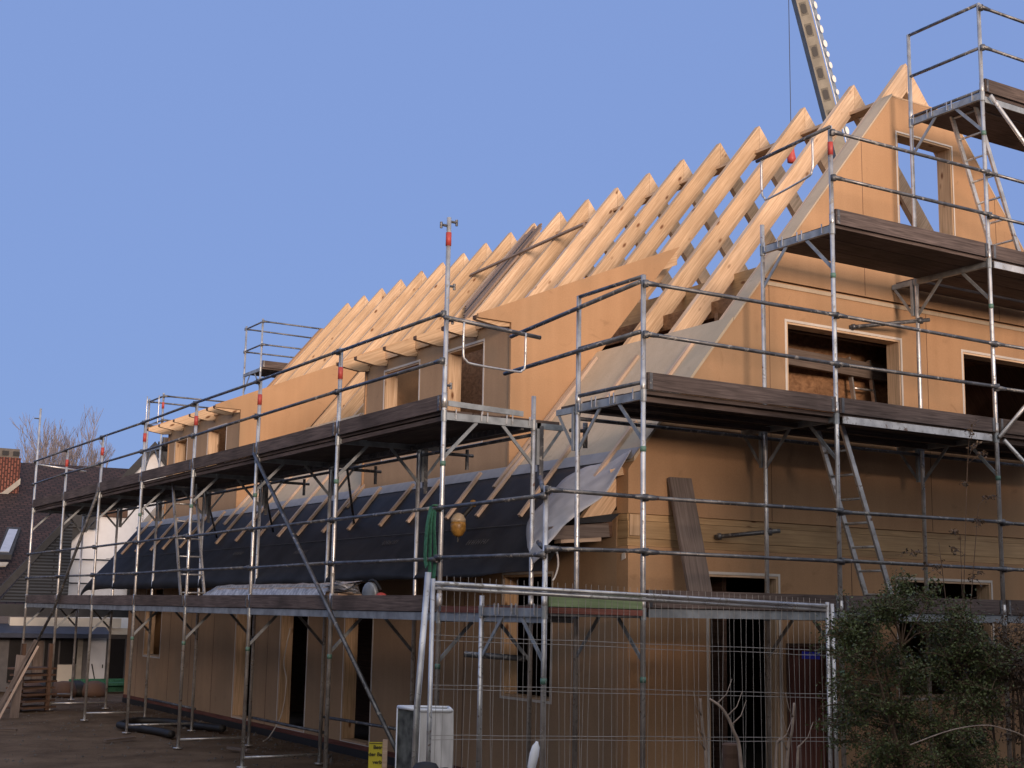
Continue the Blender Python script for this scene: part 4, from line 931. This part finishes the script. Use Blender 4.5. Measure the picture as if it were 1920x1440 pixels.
# low shop front with awning
h3 = thing('annex', 'low dark annex with white door, pale fascia strip and blue awning at the yard end', 'building', (0, 22, 0))
MB().box(-8, 21.6, 0, 3.2, 22.7, 1.30).build('wall', M['greywall'], h3)
MB().box(-1.2, 21.45, 1.46, 1.35, 21.6, 1.68).build('fascia', M['cremewall'], h3)
MB().box(-8, 21.55, 1.70, 1.6, 22.78, 1.98).build('flat_roof', M['blackroof'], h3)
MB().prism([[(-8, 20.9, 1.28), (.98, 20.9, 1.22), (.98, 21.6, 1.42), (-8, 21.6, 1.48)]], (0, 0, .1)).build('awning', M['awning'], h3)
MB().box(1.0, 21.5, 1.30, 3.2, 21.62, 1.45).build('lintel', M['cremewall'], h3)
dr = MB().box(.64, 21.52, -.02, 1.05, 21.6, 1.27).build('door', M['white'], h3)
MB().box(.98, 21.50, .52, 1.0, 21.52, .60).build('handle', M['black'], dr)
for a, b, z in ((-1.15, -.9, .2), (-.35, -.05, .25), (.0, .38, .62), (1.12, 1.5, 0.0)):
    MB().box(a, 21.55, z, b, 21.6, 1.2).build('window', M['dark'], h3)
MB().box(-.05, 21.50, 0, .30, 21.59, .60).build('panel', M['cremewall'], h3)
MB().box(-.62, 21.50, .1, -.40, 21.59, 1.15).build('panel', M['plankgrey'], h3)
MB().box(.38, 21.50, .05, .50, 21.59, 1.2).build('panel', M['lead'], h3)
o = thing('bench', 'long dark green bench in front of the annex door', 'bench', (.9, 20.8, 0))
MB().box(.1, 20.6, .16, 1.75, 20.95, .22).build('seat', M['strap'], o); MB().box(.1, 20.96, .0, 1.75, 20.99, .30).build('back', M['strap'], o)
for x in (.2, 1.6): MB().box(x, 20.65, -.02, x+.05, 20.9, .158).build('leg', M['black'], o)
o = MB().tube([(.86, 21.4, .0), (.72, 21.45, .62)], .014, 8).build('broom_handle', M['black']); tag(o, 'dark broom handle leaning against the white annex door', 'broom')
t = thing('tarpaulin_heap', 'low heap of rubble and black sacks in front of the annex at the yard end', 'heap', (-.5, 19.8, 0))
for i in range(5):
    c = (-1.0+.33*i, 19.6+.25*(i % 2), 0); lathe([(.26, 0), (.30, .10), (.22, .24+.03*(i % 3)), (.08, .33)], c, 9).build('sack', M['black'] if i % 2 else M['darkwood'], t, smooth=True)
# timber trestle
t = thing('pallet_stack', 'dark stack of timber pallets and offcuts behind the leaning boards', 'timber', (-1.9, 15.9, 0))
for k in range(7): MB().beam((-2.2+.03*(k % 3), 15.7+.02*k, .06+.12*k), (-1.5-.03*(k % 2), 16.1, .06+.12*k), .5, .035).build('board', M['darkwood'], t)
for x in (-2.1, -1.6): MB().box(x, 15.8, .0, x+.07, 15.9, 1.25).build('upright', M['darkwood'], t)
# trampled mud: shallow ridges along the scaffold and a plank walkway
# clods, pebbles and offcuts lying on the yard
R = random.Random(77); mb = MB()
for k in range(2600):
    x = R.uniform(-7.5, .35) if R.random() < .8 else R.uniform(-.6, .35); y = R.uniform(-1, 21)
    if x < -3 and y < 2: continue
    r = abs(R.gauss(0, .014))+.006; c = V((x, y, r*.2)); ps = [c+V((R.gauss(0, 1), R.gauss(0, 1), R.gauss(0, .7))).normalized()*r for _ in range(5)]
    ps = [c+V((r, 0, 0)), c+V((-r*.5, r*.8, 0)), c+V((-r*.6, -r*.7, 0)), c+V((R.uniform(-.2, .2)*r, R.uniform(-.2, .2)*r, r*R.uniform(.6, 1.1)))]
    for a in ((0, 1, 3), (1, 2, 3), (2, 0, 3)): mb.quad([ps[i] for i in a], [(0, 0)]*3)
o = mb.build('clods', M['concrete']); o['label'] = 'loose clods and pebbles scattered over the bare yard'; o['category'] = 'rubble'; o['kind'] = 'stuff'
for i, (x, y, a, l, lab) in enumerate(((-2.2, 9.4, .5, .6, 'short pale timber offcut lying on the ground left of the drain pipe'), (-.75, 7.3, 1.9, .45, 'small timber offcut lying near the wall foot under the scaffold'), (-3.0, 11.6, 2.6, .8, 'long thin offcut lying on the open yard near the left edge'))):
    o = MB().beam((x, y, .02), (x+l*math.cos(a), y+l*math.sin(a), .025), .06, .03).build('offcut', M['plankgrey']); tag(o, lab, 'offcut', 'timber offcuts on the ground')
# ------------------------------------------------------------------ trees and shrubs
def bare_tree(name, label, base, h, spread, seed, m_, twig=.012, depth=6, cat='tree', col=None):
    R = random.Random(seed); t = thing(name, label, cat, base)
    tr, cr = MB(), MB(); base = V(base)
    def br(p, d, L, r, k):
        n = 3; pts = [p]; q = p; r = max(r, .011)
        for i in range(n):
            d = (d+V((R.uniform(-.16, .16), R.uniform(-.16, .16), R.uniform(-.02, .12)))).normalized(); q = q+d*L/n; pts.append(q)
        (tr if k >= depth-1 else cr).tube(pts, r, 6 if k > 3 else 3, caps=False, radii=[r*(1-.45*i/n) for i in range(n+1)])
        if k == 0: return
        for j in range(3 if k > 2 else 4):
            a = R.uniform(0, 6.28); sp = R.uniform(.18, .5)*spread
            nd = (d+V((math.cos(a)*sp, math.sin(a)*sp, R.uniform(.05, .3)))).normalized()
            br(pts[R.choice((1, 2, 3)) if j else 3], nd, L*R.uniform(.62, .82), r*.55, k-1)
    br(base, V((0, 0, 1)), h*.25, h*.013, depth)
    tr.build('trunk', m_, t, smooth=True); cr.build('crown', m_, t, smooth=False)
    return t
M['bark'] = mat('bark', (0.17, 0.155, 0.17), rough=.9, var=.3)
for i, (x, y, hh, sd) in enumerate(((6.3, 49.4, 14.0, 3), (7.7, 50.5, 13.2, 8))):
    bare_tree('bare_tree', ['leafless tree rising above the tiled roof just right of the tall scaffold pole', 'leafless tree above the tiled roof closest to the white gable peak'][i], (x, y, 0), hh, .95, sd, M['bark'])

def leaf_mat(name, a, b_):
    m = bpy.data.materials.new(name); m.use_nodes = True; nt = m.node_tree; L = nt.links; b = nt.nodes['Principled BSDF']; b.inputs['Roughness'].default_value = .55
    g = nt.nodes.new('ShaderNodeNewGeometry'); rp = nt.nodes.new('ShaderNodeValToRGB'); rp.color_ramp.elements[0].color = a+(1,); rp.color_ramp.elements[1].color = b_+(1,)
    L.new(g.outputs['Random Per Island'], rp.inputs[0]); L.new(rp.outputs[0], b.inputs['Base Color']); return m
M['leaf'] = leaf_mat('leaves', (0.040, 0.055, 0.016), (0.115, 0.145, 0.045)); M['leafred'] = leaf_mat('reddish_leaves', (0.045, 0.032, 0.018), (0.12, 0.075, 0.04))
M['stem'] = mat('stem_bark', (0.13, 0.085, 0.055), rough=.9, var=.3, scale=20); M['dry'] = mat('dry_stem', (0.33, 0.26, 0.21), rough=.9, var=.2, scale=20)
def leaf(mb, p, R, s):
    a = V((R.gauss(0, 1), R.gauss(0, 1), R.gauss(0, .8))).normalized(); n = V((R.gauss(0, 1), R.gauss(0, 1), R.gauss(0, 1)+.8)).normalized(); b = a.cross(n).normalized(); n = b.cross(a)
    q = [p, p+a*s*.5+b*s*.28+n*s*.05, p+a*s, p+a*s*.5-b*s*.28+n*s*.05]; mb.quad(q, [(0, 0), (.5, .5), (1, 0), (.5, -.5)])
def shrub(label, base, targets, seed, leafm, lsize, nleaf, name='shrub', cat='shrub', twigs=9, rad=.13, group=None, limbs=6, sr=.012):
    """a few forking limbs rise from the base; each crown target hangs on the nearest limb; leaves sit along fine twigs"""
    R = random.Random(seed); t = thing(name, label, cat, base, group); st, lf = MB(), MB(); base = V(base); T0 = [V(x[:3]) for x in targets]
    cen = sum(T0, V())/len(T0); L = []
    for k in range(min(limbs, len(T0))):
        T = T0[int(k*len(T0)/limbs) % len(T0)]; e = cen.lerp(T, .55); m_ = base.lerp(e, .5)+V((R.uniform(-.06, .06), R.uniform(-.06, .06), 0))
        pts = smoothcurve([base+V((R.uniform(-.04, .04), R.uniform(-.04, .04), 0)), m_, e], 6); st.tube(pts, sr, 6, caps=False, radii=[sr*(1.1-.6*i/(len(pts)-1)) for i in range(len(pts))]); L += pts[4:]
    for T, tx in zip(T0, targets):
        rr = tx[3]; a = min(L, key=lambda q: (q-T).length+max(0, q.z-T.z)); mid = a.lerp(T, .5)+V((R.uniform(-.04, .04), R.uniform(-.04, .04), .02))
        st.tube([a, mid, T], sr*.4, 4, caps=False, radii=[sr*.45, sr*.32, sr*.2])
        for k in range(twigs):
            s0 = mid.lerp(T, R.random()); d = (V((R.gauss(0, 1), R.gauss(0, 1), R.gauss(.15, .6))).normalized()+(T-cen)*.5).normalized(); e = s0+d*rr*R.uniform(.5, 1.1)
            m2 = s0.lerp(e, .5)+V((0, 0, .01)); st.tube([s0, m2, e], .0016, 3, caps=False, radii=[.0022, .0016, .0009])
            for q in range(nleaf):
                f_ = .15+.85*R.random(); p = s0.lerp(e, f_); leaf(lf, p+V((R.gauss(0, rad), R.gauss(0, rad), R.gauss(0, rad)))*.12, R, lsize*R.uniform(.5, 1.35))
    st.build('stems', M['stem'], t); lf.build('foliage', leafm, t); return t
R_ = random.Random(21)
cc = V((-1.60, -5.72, 0)); ex_ = V((.851, -.525, 0)); ey_ = V((.52, .84, 0))
def sp(u, v, z): p = cc+ex_*u+ey_*v; return (p.x, p.y, z)
tg = []
for k in range(104):
    u = R_.uniform(-.56, .56); z = R_.uniform(1.06, 2.14); lim = .56*math.sqrt(max(0.05, 1-((z-1.60)/.66)**2))
    if abs(u) > lim: u = math.copysign(lim*R_.uniform(.5, 1), u)
    tg.append(sp(u, R_.uniform(-.20, .30), z)+(.15,))
tg += [sp(-.47, 0, 2.02)+(.06,), sp(-.44, 0, 1.95)+(.10,), sp(-.13, 0, 2.25)+(.09,), sp(-.05, .1, 2.27)+(.10,), sp(.02, .05, 2.18)+(.12,), sp(-.2, .0, 2.16)+(.11,), sp(.12, 0, 2.24)+(.10,)]
shrub('large dark green leafy shrub at the right behind the end of the mesh fence', sp(.0, .05, .75), tg, 31, M['leaf'], .019, 15, twigs=26, limbs=9)
tg = [sp(R_.uniform(.36, .95), R_.uniform(-.05, .5), R_.uniform(1.15, 2.06))+(.17,) for k in range(40)]
shrub('dark reddish brown shrub at the right picture edge beside the green shrub', sp(.66, .2, .6), tg, 17, M['leafred'], .02, 11, twigs=20, limbs=6)
tg = [sp(.44, .2, 3.25)+(.03,), sp(.50, .15, 3.05)+(.03,), sp(.38, .2, 2.85)+(.03,), sp(.53, .15, 2.78)+(.04,), sp(.47, .2, 3.12)+(.02,), sp(.22, .3, 2.36)+(.05,), sp(.36, .3, 2.45)+(.05,), sp(.40, .2, 2.28)+(.07,), sp(.30, .25, 2.56)+(.03,), sp(.1, .25, 2.36)+(.04,), sp(.46, .2, 2.62)+(.04,), sp(-.06, .25, 2.42)+(.03,)]
shrub('thin climbing rose sprigs reaching up in front of the gable scaffold above the shrub', sp(.3, .25, .9), tg, 5, M['leafred'], .022, 5, twigs=7, rad=.05, limbs=4, sr=.004)
# dry canes
for i, (pts, lab) in enumerate((([(-2.98, -5.75, .3), (-3.024, -5.75, 1.235), (-3.081, -5.754, 1.43), (-3.14, -5.739, 1.541), (-3.206, -5.709, 1.595)], 'pale forked dry cane bending left in front of the short wooden post'),
                 ([(-2.84, -5.85, .3), (-2.819, -5.877, 1.239), (-2.815, -5.918, 1.435), (-2.821, -5.943, 1.581)], 'tallest pale dry cane standing straight behind the fence next to its end post'),
                 ([(-2.78, -5.9, .3), (-2.771, -5.907, 1.24), (-2.768, -5.93, 1.352)], 'short stubby dry cane right of the tallest cane'),
                 ([(-3.15, -5.65, .3), (-3.181, -5.653, 1.232), (-3.218, -5.669, 1.427), (-3.247, -5.684, 1.595)], 'leftmost pale dry cane with a side twig behind the fence'),
                 ([(-2.87, -5.84, .3), (-2.868, -5.847, 1.238), (-2.866, -5.878, 1.392)], 'thin dry cane just left of the tallest cane'))):
    mb = MB(); c = smoothcurve(pts, 5); n_ = len(c); mb.tube(c, .01, 6, radii=[.012-.006*k/(n_-1) for k in range(n_)])
    for k in (n_-4, n_-8, n_-10):
        p = c[k]; s_ = 1 if k % 2 else -1; mb.tube([p, p+V((.05*s_, -.02, .05)), p+V((.08*s_, -.03, .13))], .003, 4, radii=[.005, .003, .0015])
    tag(mb.build('dry_cane', M['dry'], None, smooth=True), lab, 'plant stem', 'dry canes behind the fence')
o = MB().tube(smoothcurve([(-2.43, -6.38, 1.39), (-2.267, -6.498, 1.466), (-2.129, -6.588, 1.496), (-2.034, -6.644, 1.482), (-1.90, -6.71, 1.42), (-1.7, -6.8, 1.2)], 6), .0035, 6).build('bramble_cane', M['dry'], None, smooth=True)
tag(o, 'long pale bramble cane arching over the dark ground below the shrub', 'plant stem')
# low grass and weeds at the fence foot
R = random.Random(9); mb = MB()
for k in range(2600):
    p = V((-5.4, -6.4, 0)).lerp(V((-.9, -4.9, 0)), R.random())+V((R.gauss(0, .35), R.gauss(0, .35), 0)); h = R.uniform(.5, 1.17)*(.6+.4*R.random())
    a = V((R.gauss(0, .10), R.gauss(0, .10), h)); b = V((-a.y, a.x, 0)).normalized()*.006
    mb.quad([p-b, p+b, p+a*.6+b*.7+V((R.gauss(0, .02), 0, 0)), p+a], [(0, 0)]*4)
o = mb.build('weeds', M['leaf']); o['label'] = 'tall thin weeds growing along the foot of the fence'; o['category'] = 'weeds'; o['kind'] = 'stuff'

# ------------------------------------------------------------------ unseen blockers added behind and beside the camera to shade the lower storeys
sdir = V((SUN.x, SUN.y, 0)).normalized(); pdir = V((-sdir.y, sdir.x, 0)); pdir = pdir if pdir.x > 0 else -pdir
def added_terrace(lat0, lat1, dist, top, label):
    t = thing('added_terrace', label, 'house', tuple(sdir*dist+pdir*lat0), 'unseen houses added behind the camera for shade')
    a, b = sdir*dist+pdir*lat0, sdir*dist+pdir*lat1; ez = V((0, 0, 1)); dp = sdir*9
    MB().prism([[a, b, b+ez*(top-2.6), a+ez*(top-2.6)]], dp).build('wall', M['cremewall'], t)
    MB().prism([[a-sdir*.5+ez*(top-2.7), a+dp+sdir*.5+ez*(top-2.7), a+dp*.5+ez*top]], (b-a)).build('roof', M['tiles'], t)
    for k in range(int((lat1-lat0)/3)):
        for z in (1, ):
            c = a+pdir*(1+3*k)-sdir*.03+ez*z; MB().prism([[c, c+pdir*1.2, c+pdir*1.2+ez*1.4, c+ez*1.4]], sdir*.025).build('window', M['dark'], t)
added_terrace(-34, 34, 36, 6.7, 'unseen long low terrace added behind the camera to shade the lower storeys')  # added row, its height set to shade the facade
t = thing('added_house', 'unseen tall house added left of the camera to shade the eaves side', 'house', (-18, 2, 0))  # added out of view to block low sky light from the left
MB().prism([[(-24, -4, 0), (-13, -4, 0), (-13, -4, 5.2), (-24, -4, 5.2)]], (0, 17, 0)).build('wall', M['greywall'], t)
MB().prism([[(-24.5, -4.4, 5.1), (-12.5, -4.4, 5.1), (-18.5, -4.4, 8.6)]], (0, 17.8, 0)).build('roof', M['tiles'], t)
t = thing('added_block', 'unseen flat roofed block added right of the shrubs to shade the gable', 'added_block', (7, -10, 0))  # added box out of view, casting shade on the lower gable
MB().prism([[(-.9, -8.2, 0), (14, -8.2, 0), (14, -8.2, 5.0), (-.9, -8.2, 5.0)]], (0, -5, 0)).build('wall', M['greywall'], t)
MB().box(-1.05, -13.4, 5.0, 14.2, -8.0, 5.15).build('flat_roof', M['blackroof'], t)
mb = MB(); R = random.Random(4); n_ = 60; rows = []  # clipped greenery added unseen, holding low sun off the ground floor
for i in range(n_+1):
    x = -22+i*.62; y = -14.6+R.uniform(-.15, .15); h = 4.1+R.uniform(-.25, .25); rows.append([V((x, y+1.1, 0)), V((x, y+1.1+R.uniform(-.1, .1), h-.5)), V((x, y+.5, h)), V((x, y-.5, h-.1)), V((x, y-1, h-.6)), V((x, y-1, 0))])
for a, b in zip(rows[:-1], rows[1:]):
    for k in range(5): mb.quad([a[k], b[k], b[k+1], a[k+1]], [(0, 0)]*4)
o = mb.build('added_hedge', M['leaf']); tag(o, 'unseen tall clipped screen added behind the camera to shade the ground floor', 'added_hedge')
